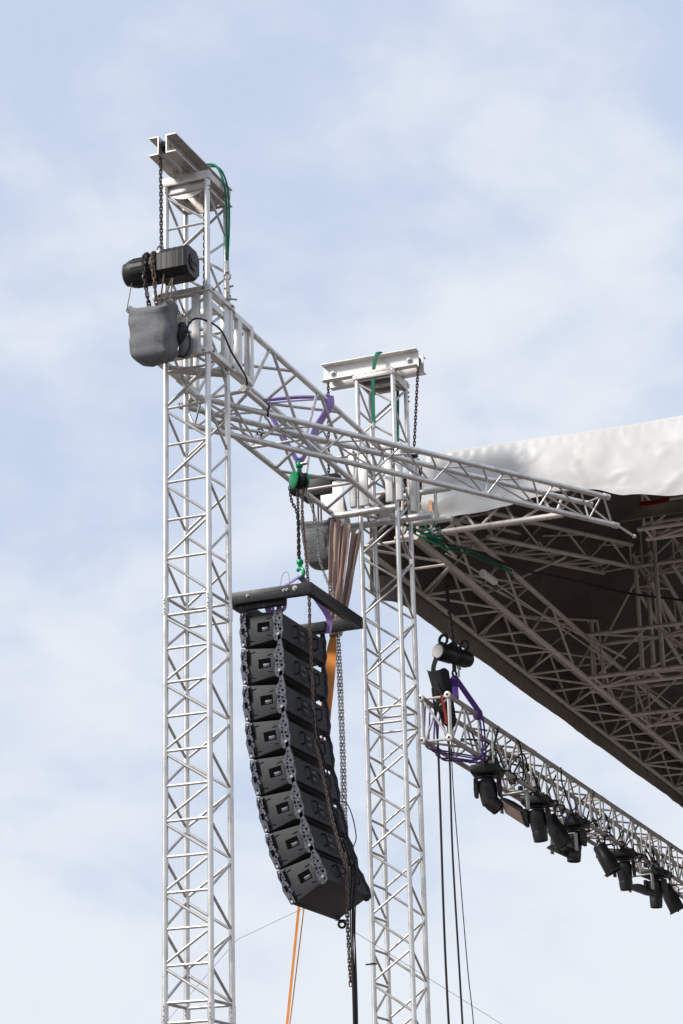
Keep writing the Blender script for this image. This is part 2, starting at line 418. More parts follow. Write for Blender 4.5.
# ------------------------------------------------------------------ triangular beam under it
bm2 = thing('triangular_truss', 'long slim triangular truss pointing from the front tower to the roof', 'truss beam', (1., 2.5, 8.9))
p0, p1 = V((-.20, .385, 8.95)), V((2.32, 4.485, 8.95)); dd = (p1-p0).normalized(); side = V((-dd.y, dd.x, 0))*.25
low = side*.5+V((0, 0, -.217))
truss(bm2, [(p0, p1), (p0+side, p1+side), (p0+low+dd*.0, p1+low+dd*.22)], 15, (ALU, ALUB), .0265, .0095, [(0, False), (1, False), (0, False)])
mb = MB(); q = p1+low+dd*.22; mb.tube(q, q+V((.12, .16, -.08)), .012, 8).ball(q+V((.12, .16, -.08)), .022, 8); mb.build('end_pin', ALUD, bm2)
for lab, (x, y) in (('small black coupler clamping the slim truss to the nearer beam chord', (.19, 1.02)), ('small black coupler clamping the slim truss below the far beam chord', (-.10, 1.55))):
    cl = thing('clamp', lab, 'clamp', (x, y, 8.96), group='couplers between the crossing trusses')
    mb = MB(); mb.torus((x, y, 9.01), (0, 1, 0), .031, .008, 14, 6); mb.build('half_ring', BLKG, cl); mb = MB(); mb.torus((x, y, 8.95), dd, .031, .008, 14, 6); mb.build('half_ring', BLKG, cl)
    mb = MB(); mb.tube((x, y, 8.99), (x, y, 8.90), .016, 8).tube((x+.03, y-.02, 8.965), (x+.075, y-.03, 8.955), .008, 6); mb.build('wing_bolt', BOLT, cl)

# ------------------------------------------------------------------ hoists, chains and chain bags
def hoist_body(o, c, axis_len, r):
    """chain motor lying along x: finned round left half, octagonal box right half"""
    cx, cy, cz = c; x0, x1 = cx-axis_len/2, cx+axis_len/2; xm = cx+.04
    mb = MB(); mb.lathe([(r*.45, 0), (r*.84, .01), (r*.98, .05), (r, .1), (r, xm-x0)], (x0, cy, cz), (1, 0, 0), 28)
    for i in range(14):
        a = 2*math.pi*i/14; mb.box((x0+.07+(xm-x0-.1)/2, cy+math.cos(a)*r*.99, cz+math.sin(a)*r*.99), (xm-x0-.12, .012, .012), Matrix.Rotation(a, 3, 'X'))
    mb.build('motor_housing', BLK, o)
    mb = MB(); oc = []
    for p_, q_ in ((1, .55), (.55, 1), (-.55, 1), (-1, .55), (-1, -.55), (-.55, -1), (.55, -1), (1, -.55)): oc.append((p_*r*1.1, q_*r*1.1))
    mb.ringloft([[V((x, cy+p*k, cz+q*k)) for p, q in oc] for x, k in ((xm-.02, .94), (xm, 1), (x1-.025, 1), (x1, .93))])
    for i in range(5): x = xm+.03+i*(x1-xm-.06)/4; mb.ringloft([[V((x+e, cy+p*1.012, cz+q*1.012)) for p, q in oc] for e in (-.006, .006)])
    mb.build('gear_housing', BLKG, o)
    mb = MB(); mb.lathe([(r*.62, 0), (r*.62, .008), (r*.5, .013), (.001, .013)], (x1, cy, cz), (1, 0, 0), 20); mb.box((x1+.016, cy, cz), (.006, r*.9, .03)); mb.build('end_cover', BLK, o)
    mb = MB(); mb.lathe([(r*.80, 0), (r*.80, -.012), (r*.6, -.02), (.001, -.022)], (x0+.002, cy, cz), (1, 0, 0), 20); mb.build('fan_cover', GREY, o)
    mb = MB(); mb.lo_hi((cx-.05, cy-.04, cz+r*.9), (cx+.05, cy+.04, cz+r+.03), .008); mb.torus((cx, cy, cz+r+.06), (0, 1, 0), .03, .009, 14, 6); mb.build('suspension_lug', BOLT, o)

def chain_bag(name, label, top_c, w, d, h, m, lean=0., group=None, mouth=.35):
    """open-mouthed soft bag, seams and creases in its surface; top_c = middle of its mouth"""
    tx, ty, tz = top_c; o = thing(name, label, 'chain bag', top_c, group=group)
    rings = []; n = 40
    for k in range(15):
        t = k/14; sx = (1-.10*t)*(1 if t < .82 else math.sqrt(max(.06, 1-((t-.82)/.18)**2*.95))); sy = sx*(1+.06*math.sin(t*3))
        r = []
        for i in range(n):
            a = 2*math.pi*i/n; ca, sa = math.cos(a), math.sin(a)
            px = math.copysign(abs(ca)**.45, ca)*w/2*sx; py = math.copysign(abs(sa)**.45, sa)*d/2*sy
            wr = (noise.noise(V((px*9+tx*3, py*9, t*4+tz)))*.020+.010*noise.noise(V((px*30+py*12, py*30, t*5+tz*3))))*(.35+t)-.010*math.exp(-((t-.06)/.03)**2)*-1
            zz = tz-h*t+(.035*math.sin(a*2+1)*(1-t) if k < 3 else 0)
            r.append((tx+px*(1+wr/.12)+lean*t, ty+py*(1+wr/.12), zz+wr*.6))
        rings.append(r)
    inner = [[(tx+(p[0]-tx)*.95, ty+(p[1]-ty)*.95, p[2]) for p in rings[k]] for k in (4, 2, 0)]
    MBx = MB(); MBx.ringloft(inner+rings, cap=True); MBx.build('bag_body', m, o)
    for sx, sy in ((-.46, -.4), (.46, -.4), (.46, .4), (-.46, .4)): mb = MB(); mb.torus((tx+sx*w, ty+sy*d, tz-.02), (sy, -sx, 0), .015, .005, 12, 5); mb.build('eyelet', BLK, o)
    return o

HY = -.47
hA = thing('chain_hoist', 'black finned chain motor hanging above the grey bag beside the front tower', 'chain hoist', (-.11, HY, 9.80))
hoist_body(hA, (-.11, HY, 9.765), .60, .122)
for x0, y0, x1 in ((.045, HY-.06, -.03), (.045, HY-.06, .02), (-.02, HY-.1, -.07)): mb = MB(); mb.tube((x0, y0, 9.69), (x1, HY-.08, 9.43), .0065, 6); mb.build('bag_cord', CHAINR, hA)
mb = MB(); mb.tube((-.34, HY-.05, 9.70), (-.365, HY-.1, 9.41), .004, 5); mb.build('bag_cord', CHAINR, hA)
mb = MB(); mb.torus((.02, HY-.08, 9.41), (0, 1, 0), .02, .007, 12, 5); mb.build('snap_ring', BOLT, hA)
tag(chain_mb([(-.105, -.48, 10.86), (-.10, HY, 9.93)], .034, .0052, .0125).build('hoist_chain', CHAIN, None, loc=(-.05, -.48, 10.79)), 'dark load chain running from the channel end down to the finned motor', 'chain', 'hoist chains')
o = thing('slack_chain', 'rust brown slack chain looping from the finned motor into the grey bag', 'chain', (-.2, HY-.15, 9.8), group='hoist chains')
chain_mb(spline([(-.19, HY-.0, 9.905), (-.195, HY-.118, 9.86), (-.195, HY-.15, 9.75), (-.18, HY-.12, 9.55), (-.17, HY-.06, 9.35)], 6), .036, .0062, .0135, .4).build('chain_strand', CHAIN, o)
chain_mb(spline([(-.125, HY-.0, 9.905), (-.12, HY-.12, 9.86), (-.115, HY-.145, 9.77), (-.10, HY-.13, 9.6), (-.11, HY-.06, 9.36)], 6), .036, .0062, .0135, .4).build('chain_strand', CHAINR, o)
chain_bag('chain_bag', 'stiff grey chain bag hanging below the finned motor at the front tower', (-.165, HY-.02, 9.40), .385, .25, .495, GREY, .012)
tag(chain_mb([(.04, .10, 10.78), (.03, .10, 9.7)], .036, .0055, .0135).build('hoist_chain', CHAIN, None, loc=(.04, .1, 10.78)), 'dark chain hanging down inside the head of the front tower', 'chain', 'hoist chains')
cn = thing('power_plug', 'dark grey oval plug with a black cable beside the grey chain bag', 'plug', (.03, -.36, 9.2))
mb = MB(); mb.lathe([(.03, -.10), (.04, -.08), (.046, 0), (.042, .06), (.02, .09)], (.035, -.37, 9.20), (.15, 0, 1), 14); mb.build('plug_body', BLK, cn)
mb = MB(); mb.lathe([(.04, -.09), (.055, -.07), (.06, 0), (.045, .07), (.02, .09)], (.06, -.33, 9.09), (.3, 0, 1), 14); mb.build('plug_cover', GREY, cn)
tag(MB().path(spline([(.06, -.36, 9.12), (.09, -.33, 9.29), (.16, -.28, 9.34), (.26, -.1, 9.30), (.27, .12, 9.17), (.265, .33, 9.10), (.25, .46, 9.07), (.24, .50, 9.02)], 7), .0085, 7).build('black_cable', RUB, None, loc=(.2, 0, 9.2)), 'short black cable looping over the front of the sleeve block', 'cable')
tag(MB().path(spline([(.06, -.40, 9.15), (.10, -.38, 9.2), (.11, -.36, 9.08), (.06, -.36, 8.99), (-.0, -.36, 9.0)], 7), .0085, 7).build('black_cable', RUB, None, loc=(.1, -.38, 9.1)), 'small black cable loop right under the dark plug at the grey bag', 'cable')

hB = thing('chain_hoist', 'black chain motor half hidden behind the beam, above the speckled bag', 'chain hoist', (-.52, 3.86, 9.2))
mb = MB(); mb.lathe([(.05, 0), (.08, .02), (.09, .06), (.09, .50), (.07, .53)], (-.78, 3.88, 9.32), (1, 0, 0), 24); mb.build('motor_housing', BLKG, hB)
mb = MB(); mb.lo_hi((-.66, 3.78, 9.17), (-.30, 4.0, 9.36), .02); mb.build('gear_housing', BLK, hB)
for x in (-.52, -.47, -.44): mb = MB(); mb.tube((x, 3.82, 9.2), (x+.01, 3.80, 8.84), .009, 6); mb.build('bag_cord', CHAIN, hB)
tag(chain_mb([(-.445, BY-.015, 10.5), (-.40, 3.95, 9.38)], .034, .005, .012).build('hoist_chain', CHAIN, None, loc=(BX-.47, BY, 10.46)), 'dark chain hanging from the left end of the white channel top', 'chain', 'hoist chains')
chain_bag('chain_bag', 'speckled grey and black chain bag hanging behind the green pulley', (-.47, 3.86, 8.90), .33, .34, .48, GREYM, .03)
hook = thing('chain_end_hook', 'black chain hook at the lower end of the right channel chain', 'hook', (BX+.42, BY, 9.55))
mb = MB(); mb.lo_hi((BX+.29, BY-.03, 9.54), (BX+.36, BY+.03, 9.61), .012).torus((BX+.325, BY, 9.50), (0, 1, 0), .03, .010, 14, 6, 0, 4.6); mb.build('hook_block', BLKG, hook)
tag(chain_mb([(.535, BY-.015, 10.5), (.456, BY-.01, 9.60)], .034, .005, .012).build('hoist_chain', CHAIN, None, loc=(BX+.45, BY, 10.46)), 'dark chain hanging from the right end of the white channel top', 'chain', 'hoist chains')

# ------------------------------------------------------------------ green slings over the tower tops
def sling(name, label, cat, pts, w, t, wd, m, group=None, n=8):
    pts = spline(pts, n); o = MB().strap(pts, w, t, wd)
    return tag(o.build(name, m, None, loc=pts[0]), label, cat, group)
sg = thing('green_sling', 'green round sling over the front tower top, shackled to the sleeve block', 'sling', (.2, 0, 10.9), group='green safety slings')
mb = MB(); mb.path(spline([(-.15, .12, 10.975), (-.02, .11, 10.972), (.09, .10, 10.965), (.17, .08, 10.90), (.235, .07, 10.72), (.255, .07, 10.5), (.25, .075, 10.25), (.245, .083, 10.0)], 7), .0105, 8); mb.build('sling_loop', GREEN, sg)
mb = MB(); mb.path(spline([(-.1, .15, 10.972), (.08, .14, 10.965), (.18, .12, 10.90), (.25, .10, 10.72), (.268, .095, 10.5), (.265, .09, 10.25), (.25, .09, 10.0)], 7), .009, 8); mb.build('sling_strand', GREEN, sg)
mb = MB(); mb.tube((.247, .083, 10.0), (.247, .09, 9.90), .02, 10); mb.torus((.247, .09, 9.86), (0, 1, 0), .03, .009, 14, 6); mb.tube((.247, .09, 9.83), (.25, .11, 9.72), .017, 8); mb.torus((.25, .115, 9.68), (1, 0, 0), .028, .009, 14, 6); mb.tube((.2, .12, 9.77), (.29, .12, 9.78), .009, 8); mb.tube((.22, .13, 9.68), (.31, .15, 9.66), .009, 8); mb.build('shackle', BOLT, sg)
sg = thing('green_sling', 'green flat sling hung over the white channel top of the rear tower', 'sling', (.12, 3.93, 10.6), group='green safety slings')
MB().strap(spline([(.20, 4.15, 10.67), (.19, 4.03, 10.665), (.165, 3.945, 10.655), (.135, 3.92, 10.52), (.12, 3.915, 10.35), (.112, 3.915, 10.1), (.11, 3.92, 9.90)], 6), .034, .014, (1, .15, 0)).build('sling_loop', GREEN, sg)
mb = MB(); mb.tube((.11, 3.92, 9.9), (.11, 3.92, 9.72), .007, 6).tube((.11, 3.92, 9.9), (.11, 3.92, 9.84), .018, 8); mb.build('wire_tail', BOLT, sg)
sling('green_sling', 'green sling tail hanging inside the rear tower head', 'sling', [(.23, 4.29, 10.6), (.24, 4.30, 10.4), (.235, 4.28, 10.0), (.23, 4.27, 9.75)], .03, .012, (1, .3, 0), GREEN, 'green safety slings')

# ------------------------------------------------------------------ violet sling, green pulley and hook
PX, PY = -.06, 2.36
sv = thing('violet_sling', 'pale violet sling wrapped over the beam, carrying the green pulley', 'sling', (PX, PY, 9.6))
MB().strap(spline([(xr+.02, 2.45, 9.63), (.1, 2.44, 9.64), (-.1, 2.36, 9.64), (xl, 2.30, 9.635)], 5), .06, .012, (0, 1, 0)).build('top_strap', PURP, sv)
MB().strap(spline([(xr+.03, 2.40, 9.58), (.1, 2.34, 9.575), (-.15, 2.26, 9.57), (xl-.02, 2.2, 9.56)], 5), .035, .012, (0, 1, .3)).build('top_strap', PURP, sv)
MB().strap(spline([(xr+.03, 2.45, 9.64), (xr+.025, 2.45, 9.53), (.10, 2.42, 9.33), (.02, 2.39, 9.12), (PX+.01, 2.36, 8.98)], 5), [.10]*7+[.085]*6+[.05]*8, .014, (.5, 1, .4)).build('side_strap', PURP, sv)
MB().strap(spline([(xl-.03, 2.26, 9.6), (-.3, 2.29, 9.45), (-.2, 2.32, 9.25), (PX-.01, 2.36, 8.98)], 5), .05, .014, (.5, 1, .4)).build('side_strap', PURP, sv)
mb = MB(); mb.torus((PX, PY, 8.99), (1, 1, 0), .03, .012, 14, 6); mb.build('lower_eye', PURD, sv)
pl = thing('pulley_block', 'bright green twin pulley block hanging from the beam above the speakers', 'pulley', (PX, PY, 8.8))
ax = V((.656, .755, 0)).normalized(); pc = V((PX, PY, 8.80))
for e in (-.068, .062):
    mb = MB(); mb.lathe([(.03, -.012), (.085, -.012), (.088, -.006), (.082, .004), (.05, .012), (.001, .014)], pc+ax*e, ax*(-1 if e < 0 else 1), 26); mb.build('cheek_plate', GHOOK, pl)
mb = MB(); mb.lathe([(.03, -.045), (.083, -.045), (.068, -.03), (.083, -.012), (.083, .012), (.068, .03), (.083, .045), (.03, .045)], pc, ax, 26); mb.build('sheave', BLKG, pl)
mb = MB(); mb.tube(pc+V((0, 0, .07)), pc+V((0, 0, .12)), .022, 12); mb.lathe([(.015, -.03), (.032, -.02), (.036, 0), (.03, .025), (.012, .05)], pc+V((0, 0, .155)), (0, 0, 1), 14); mb.torus(pc+V((0, 0, .19)), (0, 1, 0), .03, .012, 14, 6); mb.build('top_hook', GHOOK, pl)
mb = MB(); mb.tube(pc+V((.02, -.01, .16)), pc+V((.085, -.01, .165)), .018, 10); mb.build('latch_pin', BOLT, pl)
lh = thing('load_hook', 'small green swivel hook on the chain above the flying frame', 'hook', (PX, 2.33, 7.95))
mb = MB(); mb.lathe([(.012, .10), (.03, .09), (.034, .065), (.022, .045), (.014, .02)], (PX, 2.33, 7.93), (0, 0, 1), 14); mb.build('swivel', GHOOK, lh)
mb = MB(); mb.torus((PX, 2.33, 7.895), (.4, 1, 0), .045, .0165, 18, 8, -2.5, 2.6); mb.build('hook_body', GHOOK, lh)
mb = MB(); mb.tube((PX+.03, 2.33, 7.93), (PX+.035, 2.32, 7.87), .008, 6); mb.build('latch', BOLT, lh)
tag(chain_mb([(PX-.015, PY-.02, 8.75), (PX-.003, 2.33, 8.03)], .03, .0048, .011).build('hoist_chain', CHAIN, None, loc=(PX, PY, 8.75)), 'taut dark chain from the green pulley down to the green hook', 'chain', 'hoist chains')
tag(chain_mb(spline([(PX-.09, PY-.03, 8.73), (PX-.07, PY-.03, 8.6), (PX-.02, PY-.02, 8.45), (PX-.01, 2.32, 8.03)], 6), .03, .0048, .011).build('hoist_chain', CHAIN, None, loc=(PX-.09, PY, 8.7)), 'slack dark chain beside the taut one, left under the green pulley', 'chain', 'hoist chains')
tag(chain_mb(spline([(PX+.035, PY+.02, 8.76), (-.02, 2.31, 8.49), (.02, 2.29, 8.0), (.045, 2.28, 7.6), (.07, 2.22, 7.2), (.16, 2.07, 6.3), (.22, 2.02, 6.05), (.29, 1.98, 5.76), (.37, 1.967, 5.41), (.455, 1.977, 5.11)], 8), .03, .0052, .012, .2).build('hoist_chain', CHAINR, None, loc=(PX, PY, 8.7)), 'long brownish chain running from the green pulley down the backs of the speakers', 'chain', 'hoist chains')
tag(chain_mb(spline([(PX+.05, PY+.03, 8.72), (PX+.06, 2.6, 8.45), (-.05, 2.8, 8.15), (.0, 3.0, 7.8), (.01, 3.02, 7.4), (.035, 3.0, 6.45), (.12, 2.8, 5.5), (.27, 2.5, 5.08)], 8), .032, .0045, .011, .2).build('hoist_chain', CHAINL, None, loc=(PX, PY, 8.7)), 'bright steel chain swinging from the green pulley past the right of the speakers', 'chain', 'hoist chains')
tag(chain_mb(spline([(-.02, 3.0, 7.95), (.035, 3.02, 7.4), (.065, 3.0, 6.45), (.15, 2.8, 5.5), (.29, 2.5, 5.06)], 8), .032, .0045, .011, .2).build('hoist_chain', CHAINL, None, loc=(-.02, 3.0, 7.9)), 'second bright steel chain hanging beside the orange strap behind the speakers', 'chain', 'hoist chains')
tag(chain_mb(spline([(.455, 1.98, 5.2), (.41, 2.10, 4.95), (.40, 2.13, 4.6), (.41, 2.14, 4.12)], 6), .032, .0055, .013, .3).build('hoist_chain', CHAINR, None, loc=(.41, 2.1, 5.3)), 'brown chain end dangling below the lowest speaker', 'chain', 'hoist chains')

# ------------------------------------------------------------------ flying frame
ff = thing('flying_frame', 'black steel flying frame on top of the speaker column', 'rigging frame', (.0, 2.25, 7.5))
def rail(a, b, h=.11, w=.055):
    a, b = V(a), V(b); d = b-a
    return MB().box((a+b)/2, (d.length, w, h), Matrix.Rotation(math.atan2(d.y, d.x), 3, 'Z'), .006)
rail((-.50, 1.66, 7.515), (.33, 1.66, 7.515)).build('side_rail', FRAME, ff)
rail((-.50, 2.86, 7.515), (.33, 2.86, 7.515)).build('side_rail', FRAME, ff)
rail((.30, 1.69, 7.515), (.30, 2.83, 7.515)).build('rear_rail', FRAME, ff)
rail((-.46, 1.69, 7.513), (-.46, 2.83, 7.513)).build('front_rail', FRAME, ff)
for yy, nm in ((1.72, 'pick_bar'), (2.66, 'pick_bar')): rail((-.43, yy, 7.46), (.05, yy, 7.46), .09, .05).build(nm, FRAME, ff)
mb = MB(); mb.lo_hi((-.12, 1.631, 7.50), (.02, 1.634, 7.53)); mb.build('slot', RUB, ff)
bolts(ff, [((x, 1.632, z), (0, -1, 0), r_, .012) for x, z, r_ in ((-.28, 7.52, .009), (.07, 7.525, .009), (.10, 7.525, .009), (.175, 7.53, .015))])
mb = MB(); mb.path(spline([(.02, 1.66, 7.57), (.05, 1.66, 7.68), (.10, 1.66, 7.69), (.115, 1.66, 7.57)], 5), .004, 5); mb.build('wire_pins', WIRE, ff)
vs_ = thing('violet_sling', 'short violet choker sling between the green hook and the flying frame', 'sling', (PX, 2.33, 7.85))
MB().strap(spline([(PX, 2.33, 7.87), (-.10, 2.05, 7.70), (-.16, 1.80, 7.56), (-.14, 1.78, 7.40), (-.1, 1.80, 7.38)], 5), .055, .012, (1, .2, .3)).build('sling_leg', PURP, vs_)
MB().strap(spline([(PX, 2.33, 7.87), (.02, 2.5, 7.7), (.08, 2.66, 7.54), (.06, 2.68, 7.40)], 5), .055, .012, (1, .2, .3)).build('sling_leg', PURP, vs_)
MB().strap(spline([(-.11, 1.78, 7.56), (-.10, 1.79, 7.41), (.0, 1.79, 7.40), (.02, 1.79, 7.52)], 4), .05, .012, (0, 1, 0)).build('sling_leg', PURP, vs_)

# ------------------------------------------------------------------ line array speakers
Lc, dep, wid, al = .3375, .39, 1.0, R(7.6)
angs = [.6, 1.8, 3.2, 6.6, 9.6, 13, 17.4, 23.4]
cur = V((-.39, 2.25, 7.415))
where = ['topmost black speaker cabinet, right under the flying frame', 'second black speaker cabinet below the flying frame', 'third black speaker cabinet from the top of the hanging column',
         'fourth black speaker cabinet from the top of the hanging column', 'fifth black speaker cabinet from the top, in the bend of the column', 'sixth black speaker cabinet from the top, in the tilted lower half',
         'black speaker cabinet directly above the lowest one', 'lowest and most tilted black speaker cabinet, its dark underside showing']
def speaker_meshes(o):
    rear = Lc-2*dep*math.tan(al)
    hf, hr = Lc/2-.003, rear/2-.003
    # local: x = depth (0 front .. dep rear), y = width, z up; origin = top of front edge, box hangs down
    I = Matrix.Identity(4); m = Matrix.Translation((0, 0, -Lc/2))
    mb = MB(); mb.paint(0); mb.prism([(.05, -hf+.05*math.tan(al)), (dep-.045, -hr-.045*math.tan(al)), (dep-.045, hr+.045*math.tan(al)), (.05, hf-.05*math.tan(al))], wid, m, .006)
    mb.lo_hi((dep-.05, -wid/2+.03, -Lc/2-hr), (dep-.008, wid/2-.03, -Lc/2+hr), .006)
    mb.paint(0)
    for s in (-1, 1):
        for (x, z) in ((.095, .115), (.26, .075), (.095, -.115), (.26, -.08)): mb.box((x, s*wid/2+s*.001, -Lc/2+z), (.045, .006, .005), Matrix.Rotation(R(-8 if z > 0 else 8), 3, 'Y'))
    mb.paint(1)
    cab = mb.build('cabinet', [CAB, SHADE], o, local=True)
    mb = MB(); mb.lo_hi((.0, -wid/2+.02, -Lc/2-hf+.008), (.06, wid/2-.02, -Lc/2+hf-.008), .012); mb.build('front_grille', BLK, o, local=True)
    for s in (-1, 1):
        y = s*wid/2
        mb = MB(); prof = [(.0, -hf+.005), (.045, -hf+.005), (.05, -hf*.72), (.066, -hf*.66), (.062, -.05), (.05, -.02), (.05, .06), (.066, .10), (.06, hf*.9), (.0, hf-.004), (-.014, hf*.6), (-.006, hf*.2), (-.02, -.02), (-.008, -hf*.6)]
        mb.prism(prof, .022, Matrix.Translation((0, y+s*.006, -Lc/2))).paint(0)
        yy = y+s*.0185
        def hole_marks(mb, lst, slots):  # raised discs and slots, the shade of open holes painted near-black
            for (x, z, r) in lst: mb.tube((x, yy-s*.001, -Lc/2+z), (x, yy+s*.0008, -Lc/2+z), r, 10)
            for x0, x1, z0, z1 in slots: mb.lo_hi((x0, min(yy, yy+s*.002), -Lc/2+z0), (x1, max(yy, yy+s*.002), -Lc/2+z1))
            mb.paint(1)
        hole_marks(mb, ((.02, .11, .009), (.04, .05, .008), (.035, -.06, .009), (.02, -.115, .008), (.045, -.02, .006), (.03, .085, .006)), ((.004, .032, -.045, .01), (.046, .064, .02, .13), (.046, .062, -.14, -.07), (.0, .012, .06, .1)))
        fp = mb.build('front_rigging_plate', [RIG, SHADE], o, local=True)
        mb = MB(); r0, r1 = dep-.075, dep+.004
        prof = [(r0, -hr-.02), (r0+.025, -hr-.03), (r1-.01, -hr-.012), (r1+.008, -hr*.4), (r1, hr*.2), (r1+.006, hr*.8), (r1-.004, hr+.02), (r1-.016, hr+.115), (r1-.044, hr+.115), (r1-.05, hr+.03), (r0+.012, hr+.01), (r0-.012, hr*.7), (r0+.006, 0), (r0-.01, -hr*.6)]
        mb.prism(prof, .022, Matrix.Translation((0, y+s*.006, -Lc/2))).paint(0)
        hole_marks(mb, ((dep-.04, .10, .008), (dep-.02, .06, .011), (dep-.055, .045, .008), (dep-.03, .0, .009), (dep-.058, -.03, .008), (dep-.015, -.04, .013), (dep-.04, -.078, .008), (dep-.05, .08, .006), (dep-.03, .145, .007)), ((dep-.066, dep-.05, -.005, .02),))
        rp = mb.build('rear_rigging_plate', [RIG, SHADE], o, local=True)
        for (x, z, r, pp) in ((.022, -hf+.02, .011, fp), (dep-.032, -.085, .012, rp), (.02, hf-.03, .008, fp)):
            mb = MB(); mb.tube((x, yy, -Lc/2+z), (x, yy+s*.014, -Lc/2+z), r, 10); mb.build('pin', BOLT, pp, local=True)
        # grip: solid near-black block, pocket shade put into its colour, with a frame lip
        mb = MB(); yf = y
        x0, x1, z0, z1 = .15, .265, -Lc/2-.038, -Lc/2+.045
        mb.lo_hi((x0, min(yf-s*.02, yf+s*.0025), z0), (x1, max(yf-s*.02, yf+s*.0025), z1)); g = mb.build('grip_pocket_shade', SHADE, o, local=True)
        mb = MB(); mb.lo_hi((x0+.045, min(yf, yf+s*.006), z0+.004), (x1-.008, max(yf, yf+s*.006), z0+.036), .002); mb.build('grip_lip', RIG, g, local=True)
    # rear: connector plate, two grips
    mb = MB(); mb.lo_hi((dep-.012, -.12, -Lc/2-.07), (dep-.002, .10, -Lc/2+.07), .004); pn = mb.build('connector_panel', BLKG, o, local=True)
    for y, z in ((-.08, .03), (-.08, -.03), (-.03, .03), (-.03, -.03)):
        mb = MB(); mb.lathe([(.018, 0), (.018, .008), (.012, .012), (.001, .012)], (dep-.003, y, -Lc/2+z), (1, 0, 0), 12); mb.build('socket', GREY, pn, local=True)
    for y in (-.22, .24):
        mb = MB(); mb.path(spline([(dep-.01, y, -Lc/2+.055), (dep+.03, y, -Lc/2+.045), (dep+.035, y, -Lc/2), (dep+.03, y, -Lc/2-.045), (dep-.01, y, -Lc/2-.055)], 4), .009, 6); mb.build('rear_grip', BLK, o, local=True)
first = None; cab_roots = []
for i, a in enumerate(angs):
    rot = (0, -R(a)*1, 0)
    # rotation about y so that the rear rises: x axis -> (cos, 0, sin)
    if first is None:
        o = thing('speaker_cabinet', where[i], 'loudspeaker', cur, rot, 'speaker cabinets of the hanging column'); first = o; speaker_meshes(o)
    else:
        o = first.copy(); COL.objects.link(o); o.location = cur; o.rotation_euler = rot; o['label'] = where[i]
        for ch in list(first.children):
            c = ch.copy(); COL.objects.link(c); c.parent = o
            for gch in ch.children:
                d = gch.copy(); COL.objects.link(d); d.parent = c
    cab_roots.append(o)
    M_ = Matrix.Rotation(-R(a), 3, 'Y')
    cur = cur + M_ @ V((0, 0, -Lc))
def cab_pt(i, x, y, z):
    o = cab_roots[i]; return V(o.location)+Matrix.Rotation(-R(angs[i]), 3, 'Y') @ V((x, y, z))
eye = thing('lifting_eye', 'small black shackle eye under the front of the lowest speaker', 'shackle', cab_pt(7, .05, .5, -Lc-.02))
mb = MB(); q = cab_pt(7, .05, .5, -Lc-.02); mb.torus(q+V((0, 0, -.03)), (.5, -1, .2), .03, .012, 14, 6); mb.lo_hi(q-V((.03, .02, .015)), q+V((.03, .02, .012)), .003); mb.build('eye_ring', BLK, eye)

# speaker cables down the backs
cabl = ['black speaker cable looping out of the second cabinet down the column', 'black speaker cable with a wide loop at the third cabinet', 'black speaker cable following the brown chain', 'black speaker cable bundle strand leaving the fifth cabinet', 'thin black speaker cable on the outer right of the bundle']
runs = [[(1, .42, -.08, -.14), (1, .50, -.06, -.2), (2, .47, -.02, -.2), (3, .47, .0, -.2), (5, .46, -.02, -.1), (7, .50, -.06, -.1)],
        [(2, .42, -.03, -.14), (2, .52, -.2, -.28), (3, .54, -.28, -.2), (3, .52, -.12, -.3), (4, .50, 0, -.2), (5, .50, -.05, -.2), (7, .53, -.08, -.15)],
        [(1, .43, -.02, -.2), (2, .45, .03, -.2), (4, .45, .06, -.2), (6, .46, .02, -.2), (7, .5, -.10, -.2)],
        [(4, .42, -.03, -.14), (4, .5, -.1, -.3), (5, .5, -.05, -.3), (6, .5, -.02, -.3), (7, .54, -.12, -.2)],
        [(5, .42, -.05, -.14), (5, .54, .2, -.1), (6, .54, .24, -.1), (6, .5, .05, -.3), (7, .52, -.04, -.2)]]
for k, (lab, rn) in enumerate(zip(cabl, runs)):
    pts = [cab_pt(i, x, y, z) for i, x, y, z in rn]
    pts += [V((.43+.009*k, 2.12+.02*(k % 3), 4.7)), V((.435+.006*((k*2) % 5), 2.12+.015*(k % 3), 3.9)), V((.43+.01*k, 2.12+.02*(k % 2), 2.2)), V((.45+.03*k, 2.1, .02))]
    tag(MB().path(spline(pts, 7), .0068 if k < 4 else .005, 6).build('speaker_cable', RUB, None, loc=pts[0]), lab, 'cable', 'speaker cables')

# ------------------------------------------------------------------ brown cloth and orange strap behind the column
bc = thing('brown_tarp_bundle', 'folded brown tarp strips hanging from the rear sleeve block behind the speakers', 'tarp', (-.1, 3.6, 8.8))
for top, bot, wt, wb in (((-.18, 3.55, 8.80), (-.23, 3.5, 7.66), .10, .065), ((-.085, 3.58, 8.74), (-.19, 3.5, 7.62), .10, .06), ((.0, 3.64, 8.68), (-.165, 3.54, 7.62), .12, .045)):
    rows = []
    for k in range(17):
        t = k/16; c = lerp(top, bot, t); w = wt*(1-t)+wb*t; row = []
        for j in range(9):
            s = j/8-.5; row.append(c+V((s*w, .016*math.cos(j*1.3+t*2.5+top[0]*20)+.02*noise.noise(V((j*.6, t*4, top[0]*9))), .02*math.sin(j*1.3)*(1-t))))
        rows.append(row)
    MB().sheet(rows, .008).build('tarp_strip', BRWN, bc)
os_ = thing('ratchet_strap', 'orange ratchet strap running down behind the speaker column', 'strap', (0, 3., 7.5))
MB().strap([lerp((-.017, 3.0, 7.465), (-.125, 3.0, 6.6), t/8) for t in range(9)], [.05, .085, .10, .105, .105, .105, .10, .10, .1], .012, (1, .2, 0)).build('wide_webbing', ORNG, os_)
